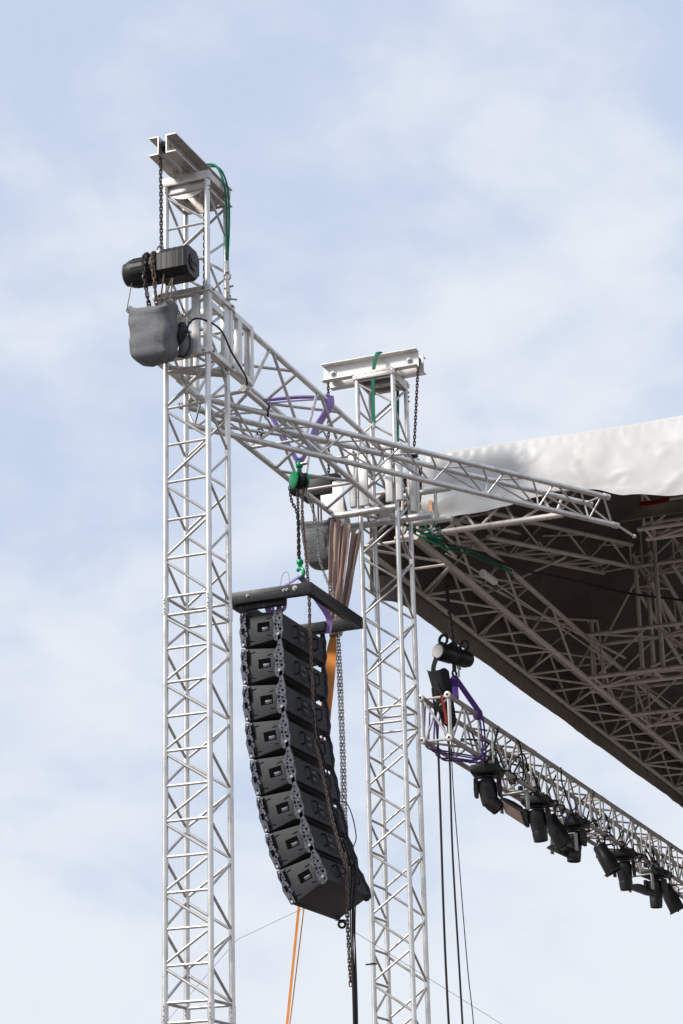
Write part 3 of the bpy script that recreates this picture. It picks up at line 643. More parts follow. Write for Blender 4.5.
MB().strap([(-.125, 3.0, 6.6), (-.409, 3., 4.985), (-.544, 3., 3.948), (-.98, 3., .02)], .024, .006, (1, .3, 0)).build('webbing', ORNG, os_)
MB().strap([(-.09, 3.03, 6.6), (-.37, 3.03, 4.985), (-.53, 3.03, 3.948), (-.99, 3.03, .02)], .010, .006, (1, .3, 0)).build('webbing_tail', ORNG, os_)
mb = MB(); mb.box((-.015, 3.0, 7.50), (.07, .05, .09), None, .012); mb.torus((-.015, 3.0, 7.58), (0, 1, 0), .035, .01, 14, 6); mb.build('ratchet', CHAINR, os_)
tag(MB().path(spline([(.02, 3.02, 7.56), (.10, 3.0, 7.5), (.13, 3.0, 7.62), (.10, 3.0, 7.72), (.06, 3.0, 7.7)], 6), .006, 6).build('wire_loop', RUB, None, loc=(.1, 3, 7.6)), 'little black wire loop beside the orange ratchet', 'wire')

# thin guy wires
tag(MB().tube((-1.19, 3.37, 4.79), cab_pt(7, .02, 0, -.25), .0022, 5).tube((-4.0, 3.6, 2.2), (-1.19, 3.37, 4.79), .0022, 5).build('guy_wire', WIRE), 'thin steel tag line pulling the lowest speaker to the left', 'wire')
tag(MB().tube(cab_pt(7, .05, .5, -Lc-.06), (1.6, 8.2, 3.2), .0022, 5).tube((1.6, 8.2, 3.2), (4.4, 15.4, 0), .0022, 5).build('guy_wire', WIRE), 'thin steel tag line running from the lowest speaker behind the rear tower', 'wire')

# ------------------------------------------------------------------ stage roof: trusses
def box_truss(name, label, a, b, w, h, n, cr=.028, br=.014, wv=None, m=(ALUD, ALUD), group='roof trusses', faces=None, up=None):
    """a, b = ends of the lower rail on the side of the tower; w along wv, h upward"""
    a, b = V(a), V(b); wv = V(wv).normalized()*w; hv = (V(up).normalized() if up else V((0, 0, 1)))*h
    t = thing(name, label, 'roof truss', (a+b)/2, group=group)
    truss(t, [(a, b), (a+hv, b+hv), (a+wv+hv, b+wv+hv), (a+wv, b+wv)], n, m, cr, br, faces or [(0, False), (0, True), (1, False), (0, True)], ferrules=False)
    return t
BF = [(0, 0), (0, 2), (1, 0), (0, 1)]
box_truss('roof_truss', 'long grey box truss along the left edge of the dark roof', (.15, 4.95, 9.0), (.15, 20.5, 9.0), .63, .56, 16, .031, .016, (-1, 0, 0), faces=BF)
box_truss('roof_truss', 'front purlin truss carrying the brown inner flap under the white tarp', (2.12, 6.42, 9.23), (9., 6.42, 9.23), .36, .42, 9, .024, .013, (0, 1, 0), faces=BF)
t = thing('roof_truss', 'short truss along the front edge of the roof, behind the slim truss', 'roof truss', (.8, 5.0, 9.0), group='roof trusses')
truss(t, [((-.1, 5.02, 9.03), (1.70, 5.02, 9.03)), ((-.1, 5.06, 9.50), (1.9, 5.06, 9.50)), ((-.1, 5.45, 9.50), (1.9, 5.45, 9.50))], 4, (ALUD, ALUD), .031, .015, [(0, 0), (1, 0), (0, 0)], ferrules=False)
box_truss('roof_truss', 'nearer cross truss in the roof, under the upright posts', (.16, 11.3, 9.0), (9., 11.3, 9.0), .5, .56, 11, .028, .014, (0, 1, 0), faces=BF)
box_truss('roof_truss', 'rearmost cross truss joining the left edge truss deep in the roof', (.16, 13.5, 9.0), (9., 13.5, 9.0), .72, .56, 11, .028, .014, (0, 1, 0), faces=BF)
box_truss('roof_truss', 'hip rafter truss climbing from the front corner to the post tops', (.25, 7.1, 9.62), (.86, 11.3, 10.38), .42, .3, 6, .028, .013, (-1, .15, 0), faces=[(0, 0), (0, 0), (1, 0), (0, 1)])
box_truss('roof_truss', 'sloping brace truss dropping from the post tops towards the back', (.78, 11.6, 10.25), (1.32, 15.0, 8.5), .22, .42, 5, .027, .013, (1, .02, 0), faces=[(0, 0), (0, 0), (1, 0), (0, 0)])
box_truss('roof_truss', 'second sloping brace truss, farther right under the roof', (1.30, 11.6, 10.45), (1.80, 15.0, 8.9), .22, .42, 5, .027, .013, (1, .02, 0), faces=[(0, 0), (0, 0), (1, 0), (0, 0)])
box_truss('roof_truss', 'high ridge purlin truss from the post tops to the right', (.88, 11.40, 10.42), (9., 11.40, 10.42), .42, .56, 10, .027, .013, (0, 1, 0), faces=BF)
box_truss('roof_truss', 'inner roof truss running back under the right side', (5.3, 5.6, 9.02), (5.3, 20.3, 9.02), .5, .5, 15, .026, .013, (1, 0, 0), faces=BF)
for i, (x, y) in enumerate(((.88, 11.33), (1.13, 11.40), (.90, 11.86), (.02, 12.2))):
    p = thing('roof_post', ['upright roof post nearest the front, carrying the hip rafter', 'upright roof post right of the hip rafter post', 'upright roof post behind the hip rafter post', 'dark upright post at the left edge truss'][i], 'post', (x, y, 9.03), group='upright posts in the roof')
    zt_ = (10.40, 10.98, 10.40, 10.0)[i]
    MB().tube((x, y, 9.03), (x, y, zt_), .03, 12).build('post_tube', ALUD, p)
    for za in (9.031, zt_-.012): mb = MB(); mb.lo_hi((x-.05, y-.05, za), (x+.05, y+.05, za+.012)); mb.build('end_plate', ALUD, p)
braces = [((.17, 12.0, 9.56), (.9, 11.4, 10.3), 'thin brace rising to the first upright post'), ((-.45, 9.0, 9.56), (.55, 9.2, 9.95), 'thin brace between the edge truss and hip rafter'),
          ((-.45, 8.0, 9.6), (.4, 12.4, 9.5), 'long thin tie rod behind the hip rafter'), ((.2, 14., 9.6), (1.5, 12.4, 9.9), 'thin brace crossing behind the posts'),
          ((.95, 11.5, 9.1), (1.5, 13.5, 9.9), 'brace crossing low behind the posts'), ((-.4, 10.2, 9.6), (.1, 12.2, 10.), 'brace leaning on the dark edge post'), ((-.4, 14.5, 9.6), (.1, 12.2, 10.), 'brace leaning on the back of the edge post')]
for a, b, lab in braces:
    tag(MB().tube(a, b, .016, 8).build('roof_brace', ALUD, None, loc=a), lab, 'brace', 'thin roof braces')

# ------------------------------------------------------------------ stage roof: skins
roof = thing('stage_roof_cover', 'large stage roof cover with wrinkled white front tarp and dark brown lining', 'roof cover', (4, 12, 9.5)); roof['kind'] = 'thing'
def nz(*a): return noise.fractal(V(a), 1.0, 2.0, 4)
def ceil(x, y): return min(9.85+.30*(y-5.05), 9.71+.85*(x+.58), 12.2)
def lowz(x):   # lower hem of the white front: sags between its ties
    pts = [(.2, 9.20), (.45, 9.155), (.62, 9.17), (.85, 9.165), (1.1, 9.185), (1.45, 9.235), (1.75, 9.27), (2.0, 9.235), (2.4, 9.11), (2.9, 9.03), (3.6, 8.95), (5, 9.05), (7, 9.0), (9.5, 9.05)]
    for (a, za), (b, zb_) in zip(pts, pts[1:]):
        if a <= x <= b:
            t = (x-a)/(b-a); t = t*t*(3-2*t); return za*(1-t)+zb_*t
    return pts[-1][1]
rows = []
NX = 190
for j in range(NX+1):
    x = .225+9.245*(j/NX)**1.35
    row = []; zl = lowz(x)
    ztop = 9.93+.012*math.sin(x*2.1)+.006*nz(x*3, 0, 4)
    for k in range(38):
        t = k/37
        if t < .8:
            s = t/.8; z = zl+(ztop-.05-zl)*s; y = 4.955+.09*s*s
            # soft fabric billows and tension creases fading to the lacing at the top
            bl = .020*nz(x*.9, z*1.2, 1.3)+.010*nz(x*3.1+z*1.5, z*2.2, 5.1)+.016*max(0, .12-abs(nz(x*1.6-z*1.1, z*1.3+x*.7, 9.4)))/.12*(.5+.5*nz(x*.8, z, 3.3))
            y -= bl*(1-s**3)*.9
            y += .008*math.sin(x*52+math.sin(x*3))*max(0, s-.8)*2.2
            if x < .8: y -= .05*(.8-x)*(1-s)*math.sin(z*21)
        else:
            s = (t-.8)/.2; a = s*math.pi/2; z = ztop-.05+.05*math.sin(a)+.55*.3*s**2*.35; y = 5.045+.10*(1-math.cos(a))+.55*s**3
        row.append((x, y, z))
    rows.append(row)
MB().sheet(rows, .008).build('front_tarp', TARP, roof)
def skin(f, us, vs, m, name, th=.012): return MB().sheet([[f(u_, v_) for v_ in vs] for u_ in us], th).build(name, m, roof)
lin = lambda a, b, n: [a+(b-a)*i/n for i in range(n+1)]
skin(lambda x, y: (x, y, ceil(x, y)+.012*nz(x, y, 2)), lin(-.58, 9.5, 40), lin(5.66, 21, 60), TARP, 'roof_top')
skin(lambda x, y: (x, y, ceil(x, y)-.06+.02*nz(x, y, 2)), lin(-.545, 9.45, 40), lin(5.72, 20.95, 60), LIN, 'roof_lining')
def hem(y): return 8.735-.15*max(0, min(1, (6.7-y)/1.1))**2+.075*min(1, max(0, (y-6)/13))+.007*math.sin(y*2.2)+.012*nz(y*1.1, 3, 1)-.002*math.sin(y*9)
skin(lambda y, t: (-.60+.02*nz(y*1.3, t*2, 7)*(1-t)-.02*(1-t), y, hem(y)+.10+(9.70-hem(y)-.10)*t), lin(5.62, 21, 130), lin(0, 1, 12), TARP, 'side_skin')
skin(lambda y, t: (-.56+.015*nz(y*1.3, t*2, 7), y, hem(y)+.28+(9.66-hem(y)-.28)*t), lin(5.64, 20.95, 110), lin(0, 1, 10), LIN, 'side_lining')
skin(lambda y, t: (-.525+.02*(1-t)+.012*nz(y*1.3, t*2, 7), y, hem(y)+.28*t), lin(5.63, 20.97, 160), lin(0, 1, 6), VAL, 'valance')
skin(lambda x, t: (x, 20.9, 7.6+(ceil(x, 20.9)-.1-7.6)*t+.0*x), lin(-.5, 9.4, 20), lin(0, 1, 8), LIN, 'back_lining')
# inner front fascia: dark strip right behind the white hem
skin(lambda x, t: (x, 5.62+.03*nz(x*2, t, 3), 9.62+.42*t), lin(.2, 9.4, 40), lin(0, 1, 5), LIN, 'fascia_lining')
# hanging inner flap of lining cloth behind the hem, and its carrying tube
skin(lambda x, t: (x, 6.30-.10*(1-t)+.02*nz(x*2, t*2, 8), 9.28-.03*max(0, 2.25-x)+(.165+.012*nz(x*1.5, 0, 6))*t), lin(1.98, 9.2, 60), lin(0, 1, 6), VAL, 'inner_flap')
tag(MB().strap(spline([(2.17, 6.36, 9.49), (2.28, 6.36, 9.485), (2.38, 6.36, 9.49), (2.5, 6.36, 9.50)], 4), .06, .01, (0, .4, 1)).build('red_strap', RED, None, loc=(2.3, 6.3, 9.5)), 'dark red strap tucked under the white roof hem at right', 'strap')

# details at the roof corner
tag(MB().strap(spline([(.33, 4.93, 9.36), (.332, 4.925, 9.30), (.335, 4.92, 9.22), (.34, 4.92, 9.12)], 5), .036, .01, (1, 0, 0)).build('orange_strap', TIE, None, loc=(.3, 4.97, 9.4)), 'short orange tie strap at the left edge of the white roof tarp', 'strap')
gs = thing('green_sling', 'green sling stretched below the rear sleeve to the roof truss', 'sling', (.3, 4.8, 8.95), group='green safety slings')
MB().path(spline([(.28, 4.25, 8.90), (.30, 4.7, 8.95), (.31, 5.1, 8.985), (.30, 5.45, 9.01)], 6), .014, 7).build('sling_strand', GREEN, gs)
MB().path(spline([(.29, 4.30, 8.86), (.30, 4.75, 8.90), (.31, 5.15, 8.95), (.30, 5.5, 8.99)], 6), .010, 7).build('sling_strand', GHOOK, gs)
mb = MB(); mb.tube((.30, 5.44, 9.01), (.27, 5.85, 9.03), .02, 10); mb.build('turnbuckle', ALU, gs)
gk = thing('green_sling', 'tangled green sling knotted below the orange tie strap', 'sling', (.3, 5.0, 9.05), group='green safety slings')
mb = MB()
for pts in ([(.22, 4.92, 9.22), (.27, 4.95, 9.08), (.34, 5.0, 8.98), (.42, 5.0, 8.96)], [(.36, 4.95, 9.16), (.33, 4.95, 9.05), (.26, 5.0, 8.99), (.36, 5.05, 8.95), (.45, 5., 9.02)], [(.2, 4.95, 9.02), (.3, 4.9, 9.0), (.42, 4.95, 9.05)]): mb.path(spline(pts, 6), .013, 7)
mb.build('sling_knot', GREEN, gk)
mb = MB(); mb.torus((.34, 4.93, 9.02), (1, .4, 0), .035, .011, 14, 6).tube((.38, 4.95, 9.05), (.50, 5.1, 8.93), .016, 8); mb.build('shackle', BOLT, gk)
for lab, mt, r, pts in (('thin green hose running from the corner into the roof', GREEN, .014, [(.30, 5.5, 9.03), (.28, 6.2, 9.22), (.27, 7.0, 9.33), (.26, 7.9, 9.45)]),
                        ('black cable slung from the corner across the roof interior', RUB, .016, [(.30, 5.45, 9.04), (.26, 6.6, 9.30), (.3, 8.0, 9.50), (.45, 9.6, 9.80), (.9, 11.2, 9.98), (2.0, 12.8, 10.1)]),
                        ('dark green strap slung beside the black roof cable', GREEN, .010, [(.31, 5.45, 8.99), (.30, 6.3, 9.17), (.29, 7.3, 9.32), (.28, 7.9, 9.4)]),
                        ('thin steel bracing wire through a white sleeve in the roof', ALUD, .009, [(.30, 5.45, 8.94), (.30, 7.2, 9.085), (.30, 16., 9.58)])):
    tag(MB().path(spline(pts, 8), r, 6).build('roof_cable', mt, None, loc=pts[0]), lab, 'cable', 'cables slung under the roof')
tag(MB().tube((.30, 6.68, 9.075), (.30, 7.10, 9.095), .042, 16).build('white_tube', WCAP, None, loc=(.3, 6.7, 9.08)), 'short white plastic tube threaded on the roof bracing wire', 'tube')

# ------------------------------------------------------------------ lighting truss below the roof
LT0, LT1, lxr, lxl, lzt, lzb = 6.02, 22., .06, -.24, 7.585, 7.125
lt = thing('lighting_truss', 'box truss hanging under the roof edge, hung with stage lamps', 'lighting truss', (-.09, 12, 7.1))
secs = [LT0, 9.0, 12.0, 15.0, 18.0, 21.0]
for y0, y1 in zip(secs, secs[1:]):
    s = bpy.data.objects.new('truss_section', None); COL.objects.link(s); s.parent = lt
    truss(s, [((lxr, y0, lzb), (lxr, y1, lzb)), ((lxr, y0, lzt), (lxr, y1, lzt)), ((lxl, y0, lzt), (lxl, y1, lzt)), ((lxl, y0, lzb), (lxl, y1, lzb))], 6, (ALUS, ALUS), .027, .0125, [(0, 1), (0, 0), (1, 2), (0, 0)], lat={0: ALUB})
for x in (lxr, lxl):
    for z in (lzt, lzb): mb = MB(); mb.lathe([(.038, -.03), (.038, 0), (.03, .006), (.014, .006), (.012, -.01), (.001, -.01)], (x, LT0, z), (0, -1, 0), 16); mb.build('end_coupler', WPLT, lt)
mb = MB()
mb.tube((lxr, LT0+.03, lzb), (lxr, LT0+.03, lzt), .014, 8).tube((lxl, LT0+.03, lzb), (lxl, LT0+.03, lzt), .014, 8).tube((lxl, LT0+.03, lzt), (lxr, LT0+.03, lzb), .013, 8); mb.build('end_frame', ALU, lt)
mb = MB(); mb.strap(spline([(-.02, 6.06, 7.6), (0, 6.1, 7.42), (.0, 6.12, 7.3)], 4), .026, .008, (1, 0, 0)); mb.build('red_tag', RED, lt)

hL = thing('chain_hoist', 'round black chain hoist with a white end cap above the lighting truss', 'chain hoist', (-.13, 6.75, 8.22))
ad = V((.34, .94, 0)).normalized(); hc = V((-.085, 6.72, 8.195))
mb = MB(); mb.lathe([(.05, -.27), (.085, -.265), (.098, -.24), (.098, -.05), (.088, -.03), (.088, .02), (.097, .04), (.097, .2), (.08, .26), (.04, .275)], hc, ad, 28); mb.build('motor_housing', BLKG, hL)
mb = MB(); mb.lathe([(.001, -.281), (.072, -.279), (.075, -.272), (.05, -.262)], hc, ad, 26); mb.build('white_end_cap', CAPG, hL)
for e in (-.17, .19):
    mb = MB(); mb.torus(hc+ad*e+V((0, 0, .145)), ad, .055, .0165, 20, 8); mb.build('carry_handle', RUB, hL)
mb = MB(); mb.tube(hc+ad*-.1+V((0, 0, .1)), hc+V((0, 0, .15)), .012, 8).tube(hc+ad*.1+V((0, 0, .1)), hc+V((0, 0, .15)), .012, 8); mb.lo_hi(hc+V((-.04, -.04, .085)), hc+V((.04, .04, .14)), .01); mb.build('suspension_lug', BLK, hL)
mb = MB(); mb.tube(hc+V((0, 0, -.08)), hc+V((0, 0, -.17)), .022, 10); mb.torus(hc+V((0, 0, -.20)), (1, -.3, 0), .035, .013, 14, 6); mb.build('load_hook', BLK, hL)
mb = MB(); mb.tube(hc+V((.05, 0, -.14)), hc+V((.05, 0, -.24)), .012, 8).tube(hc+V((.05, -.03, -.14)), hc+V((.05, .05, -.14)), .016, 8); mb.build('shackle', BOLT, hL)
tag(chain_mb([hc+V((0, 0, .14)), (-.14, 6.72, 9.05)], .036, .007, .0155).build('hoist_chain', CHAIN, None, loc=hc), 'dark chain from the roof down to the round black hoist', 'chain', 'hoist chains')
cb = thing('chain_bag', 'black canvas chain bag hanging through the end of the lighting truss', 'chain bag', (-.17, 6.5, 7.95))
mb = MB(); rings = []
for k in range(12):
    t = k/11; w = .105*(1-.35*t)*(1 if t < .85 else math.sqrt(max(.1, 1-((t-.85)/.15)**2*.9)))
    rings.append([(-.19+math.copysign(abs(math.cos(a))**.5, math.cos(a))*w*.95+.09*t, 6.48+math.copysign(abs(math.sin(a))**.5, math.sin(a))*w*1.3+.08*t, 7.97-.62*t+.02*math.cos(a*2)*(1-t)) for a in [2*math.pi*i/28 for i in range(28)]])
mb.ringloft([[lerp(p, (-.19, 6.48, 7.97-.05), .12) for p in rings[1]]]+rings); mb.build('bag_body', BAGB, cb)
mb = MB(); mb.strap(spline([hc+ad*-.2+V((0, 0, .12)), hc+ad*-.24+V((-.02, 0, -.02)), (-.22, 6.42, 8.0), (-.18, 6.36, 7.8), (-.1, 6.36, 7.6)], 5), .05, .01, (1, .3, 0)); mb.build('bag_strap', BAGB, cb)

dv = thing('violet_sling', 'deep violet slings choking the lighting truss below the round hoist', 'sling', (-.1, 6.7, 7.9))
hk = hc+V((0, 0, -.235))
for a in ((lxr+.01, 6.28, 7.61), (lxr+.02, 7.04, 7.61), (lxl, 6.5, 7.6), (lxl, 6.95, 7.6)): MB().strap([hk, lerp(hk, a, .5), a], .06, .016, (.6, .8, 0)).build('sling_leg', PURD, dv)
for y in (6.98, 7.10):
    MB().path(spline([(lxr+.035, y-.05, 7.63), (lxr+.045, y, 7.4), (lxr+.03, y-.02, 7.09), (-.1, y-.25, 7.06), (lxl-.03, y-.42, 7.08), (lxl-.05, y-.4, 7.4), (lxl-.02, y-.35, 7.62)], 6), .010, 7).build('choker_loop', PURD, dv)
for y in (6.35, 6.2): MB().path(spline([(lxl+.0, y, 7.62), (lxl-.03, y+.02, 7.4), (lxl-.02, y, 7.1), (-.1, y+.2, 7.07), (lxr+.02, y+.62, 7.08)], 6), .009, 7).build('choker_loop', PURD, dv)
MB().torus((lxr, 7.03, lzt), (0, 1, 0), .04, .018, 16, 7).build('choker_knot', PURD, dv)

# black cables hanging down from the truss end
for k, (lab, pts, r) in enumerate((('thick black cable hanging from the lighting truss end', [(-.20, 6.3, 7.75), (-.15, 6.26, 7.2), (-.145, 6.25, 6.5), (-.135, 6.2, 5.0), (-.10, 6.15, 3.2), (-.1, 6.1, .02)], .0125),
      ('second black cable hanging close beside the thick one', [(-.11, 6.5, 7.4), (-.105, 6.5, 6.9), (-.10, 6.46, 6.0), (-.06, 6.42, 4.6), (-.03, 6.4, 3.2), (0, 6.4, .02)], .011),
      ('thin black signal line hanging at the right of both cables', [(-.09, 6.55, 7.3), (-.08, 6.5, 6.8), (-.05, 6.5, 6.0), (0.0, 6.5, 4.8), (.06, 6.5, 3.8), (.2, 6.5, .02)], .0055))):
    tag(MB().path(spline(pts, 8), r, 7).build('hanging_cable', RUB, None, loc=pts[0]), lab, 'cable', 'cables hanging from the truss end')

# ------------------------------------------------------------------ stage lamps
def lamp_clamp(o, z=0.):
    mb = MB(); mb.torus((0, 0, z), (0, 1, 0), .036, .012, 14, 6).lo_hi((-.018, -.022, z-.075), (.018, .022, z-.032), .004).tube((.03, 0, z-.02), (.075, 0, z-.03), .009, 6); mb.build('clamp', BLK, o, local=True)
MOV = 'moving head spotlights on the lighting truss'
def moving_head(y, label, tilt, yaw=0., x=lxr, nose=0.):
    o = thing('moving_head_light', label, 'stage light', (x, y, lzb), (0, 0, yaw), MOV)
    for e in (-.1, .1):
        mb = MB(); mb.torus((0, e, 0), (0, 1, 0), .036, .012, 14, 6).lo_hi((-.018, e-.022, -.062), (.018, e+.022, -.032), .004); mb.build('clamp', BLK, o, local=True)
    mb = MB(); mb.lo_hi((-.165, -.18, -.165), (.165, .18, -.066), .022)
    for i in range(4): mb.lo_hi((-.169, -.14+i*.075, -.145), (.169, -.11+i*.075, -.09), .004)
    mb.build('base', BLK, o, local=True)
    mb = MB(); mb.lathe([(.07, -.17), (.10, -.175), (.10, -.19), (.05, -.195)], (0, 0, 0), (0, 0, 1), 20); mb.build('turntable', BLKG, o, local=True)
    for s in (-1, 1):
        mb = MB(); mb.ringloft([[(s*.125-.018, -.075, -.2), (s*.125+.018, -.075, -.2), (s*.125+.018, .075, -.2), (s*.125-.018, .075, -.2)], [(s*.128-.02, -.07, -.32), (s*.128+.02, -.07, -.32), (s*.128+.02, .07, -.32), (s*.128-.02, .07, -.32)], [(s*.128-.017, -.05, -.40), (s*.128+.017, -.05, -.40), (s*.128+.017, .05, -.40), (s*.128-.017, .05, -.40)]]); mb.build('yoke_arm', BLK, o, local=True)
    hd = bpy.data.objects.new('lamp_head', None); COL.objects.link(hd); hd.parent = o; hd.location = (0, 0, -.33); hd.rotation_euler = tilt
    mb = MB(); mb.lathe([(.03, .125), (.085, .115), (.098, .07), (.10, 0), (.093, -.1), (.083, -.16)], (0, 0, 0), (0, 0, 1), 22); mb.build('head_shell', BLK, hd, local=True)
    mb = MB(); nd = V((-math.sin(nose), 0, math.cos(nose))); n0 = V((0, 0, -.11))-nd*-.11; mb.lathe([(.082, -.11), (.088, -.135), (.09, -.16), (.082, -.25), (.07, -.255), (.066, -.22)], n0, nd, 22); mb.build('lens_barrel', BLKG, hd, local=True)
    mb = MB(); mb.lathe([(.066, -.225), (.05, -.236), (.001, -.242)], n0, nd, 20); mb.build('lens', LENS, hd, local=True)
    mb = MB(); mb.lo_hi((.16, -.05, -.15), (.2, .02, -.12), .006).tube((.19, -.02, -.13), (.26, -.03, -.13), .01, 6); mb.build('connectors', RUB, o, local=True)
    return o
moving_head(7.27, 'moving head spot nearest the truss end, its nose bent to the right', (R(0), R(-6), 0), R(10), nose=R(38))
moving_head(9.11, 'moving head spot between the tilted floodlight and the first par can', (R(4), R(-5), 0), R(6))
moving_head(10.6, 'moving head spot with a dark flood panel behind it', (R(-2), R(3), 0), R(-4))
moving_head(12.95, 'moving head spot right of the second par can', (R(2), R(-3), 0), R(8))
moving_head(14.6, 'moving head spot in front of the silver bracket floodlight', (R(0), R(2), 0), R(-6))

PARG = 'par cans on the lighting truss'
def par_can(y, label, tilt, yaw, x=lxr, drop=.0):
    o = thing('par_can', label, 'stage light', (x, y, lzb), (0, 0, yaw), PARG); lamp_clamp(o)
    mb = MB(); mb.tube((0, 0, -.07), (0, 0, -.13-drop), .012, 8)
    mb.path([(-.115, 0, -.30-drop), (-.118, 0, -.17-drop), (-.08, 0, -.135-drop), (.08, 0, -.135-drop), (.118, 0, -.17-drop), (.115, 0, -.30-drop)], .010, 6); mb.build('yoke', BLK, o, local=True)
    c = bpy.data.objects.new('lamp_body', None); COL.objects.link(c); c.parent = o; c.location = (0, 0, -.30-drop); c.rotation_euler = tilt
    mb = MB(); mb.lathe([(.03, .19), (.075, .185), (.088, .16), (.09, .05), (.105, .03), (.108, -.16), (.112, -.20), (.106, -.20), (.10, -.13)], (0, 0, 0), (0, 0, 1), 22); mb.build('can', BLKG, c, local=True)
    mb = MB(); mb.lathe([(.101, -.15), (.06, -.14), (.001, -.136)], (0, 0, 0), (0, 0, 1), 20); mb.build('lens', LENS, c, local=True)
    mb = MB(); mb.lo_hi((-.12, -.12, -.212), (.12, -.098, -.196), .002).lo_hi((-.12, .098, -.212), (.12, .12, -.196), .002).lo_hi((-.12, -.097, -.212), (-.098, .097, -.196), .002).lo_hi((.098, -.097, -.212), (.12, .097, -.196), .002); mb.tube((.0, -.11, -.2), (0, -.16, -.22), .014, 8); mb.build('gel_frame', BLK, c, local=True)
    mb = MB(); mb.path(spline([(0, .03, .19), (0, .08, .26), (.04, .12, .16), (.02, .05, .32)], 5), .007, 6); mb.build('lead', RUB, c, local=True)
par_can(9.85, 'par can tucked between the second and third moving heads', (R(10), R(-26), 0), R(10), drop=.02)
par_can(12.05, 'par can hanging alone with a cable loop at its back', (R(6), R(-26), 0), R(5), drop=0.)
par_can(15.45, 'par can at the right edge of the picture beyond the last moving head', (R(8), R(-24), 0), R(10), drop=.02)
par_can(17.1, 'farthest par can on the lighting truss', (R(8), R(-20), 0), R(10), drop=.02)

FLG = 'floodlights on the lighting truss'
def flood(y, label, tilt, yaw, x=lxr, drop=.0):
    o = thing('floodlight', label, 'stage light', (x, y, lzb), (0, 0, yaw), FLG); lamp_clamp(o)
    mb = MB(); mb.lo_hi((-.17, -.035, -.10-drop), (.17, .035, -.085-drop), .003); mb.tube((0, 0, -.09-drop), (0, 0, -.07), .012, 8)
    for s in (-1, 1): mb.lo_hi((s*.17-.006, -.035, -.30-drop), (s*.17+.006, .035, -.086-drop), .002)
    mb.build('bracket', SILV, o, local=True)
    c = bpy.data.objects.new('lamp_body', None); COL.objects.link(c); c.parent = o; c.location = (0, 0, -.29-drop); c.rotation_euler = tilt
    mb = MB(); mb.ringloft([[(-.06, -.05, .07), (.06, -.05, .07), (.06, .05, .07), (-.06, .05, .07)], [(-.14, -.10, .03), (.14, -.10, .03), (.14, .10, .03), (-.14, .10, .03)], [(-.16, -.145, -.01), (.16, -.145, -.01), (.16, .145, -.01), (-.16, .145, -.01)], [(-.16, -.145, -.03), (.16, -.145, -.03), (.16, .145, -.03), (-.16, .145, -.03)]]); mb.build('housing', BLK, c, local=True)
    mb = MB(); mb.lo_hi((-.142, -.128, -.034), (.142, .128, -.031)); mb.build('glass', LENS, c, local=True)
    mb = MB(); mb.lo_hi((.06, -.025, -.155), (.11, .025, -.11), .01); mb.build('plug', BLUE, o, local=True)
flood(8.23, 'floodlight with a pale glass face, tilted under a silver bracket', (R(-30), R(36), 0), R(-12), drop=.09)
flood(10.15, 'dark flood panel slanting below the third moving head', (R(4), R(28), 0), R(-15), drop=.24)
flood(13.8, 'floodlight on a wide silver bracket, left of the last moving head', (R(4), R(24), 0), R(-12), drop=.17)

# loose cables wound round the truss
random.seed(11)
spots = ['black cable swag wound round the truss near the first lamps', 'black cable swag between the first floodlight and second head', 'black cable loop above the second moving head', 'black cable swag over the third moving head', 'black cable loop behind the lone par can', 'black cable swag above the fourth moving head', 'black cable loop draped over the top chord at right', 'black cable tangle above the last moving head', 'black cable swag leaving the picture at right', 'black cable drooping inside the truss beyond the first lamp']
for k, lab in enumerate(spots):
    y = (7.5, 8.3, 9.0, 10.3, 11.7, 12.6, 13.6, 14.6, 15.8, 7.9)[k]; pts = []
    for i in range(9):
        yy = y+(i-4)*.19+random.uniform(-.08, .08)
        if i % 3 == 0: pts.append((lxr+.02, yy, random.choice((lzt+.012, lzb+.03, lzb+.2))))
        else: pts.append((random.uniform(lxl-.02, lxr+.05), yy, random.uniform(lzb-.05, lzt-.14)))
    tag(MB().path(spline(pts, 6), .0105, 6).build('power_cable', RUB, None, loc=pts[0]), lab, 'cable', 'cables wound round the lighting truss')
for k, (y, lab) in enumerate(((9.3, 'bunched black cables and plugs inside the truss above the second head'), (8.35, 'black plug cluster on the lower chord above the floodlight'), (12.2, 'black plug cluster on the lower chord above the lone par can'), (14.8, 'black plug cluster above the last moving head'))):
    o = thing('cable_bunch', lab, 'cable bunch', (lxr-.08, y, lzb+.1), group='plug clusters on the lighting truss')
    for i in range(3 if k else 6):
        yy = y+random.uniform(-.25, .25); a = V((random.uniform(lxl+.05, lxr+.02), yy, lzb+random.uniform(.02, .12)))
        MB().path(spline([a, a+V((.03, .05, .12)), a+V((-.05, .02, .24)), a+V((.02, -.06, .16)), a+V((.04, .02, .02)), a+V((.02, .1, -.1))], 5), .011, 6).build('cable_loop', RUB, o)
        mb = MB(); mb.tube(a, a+V((.03, .09, .02)), .022, 8); mb.build('plug', BLK, o)

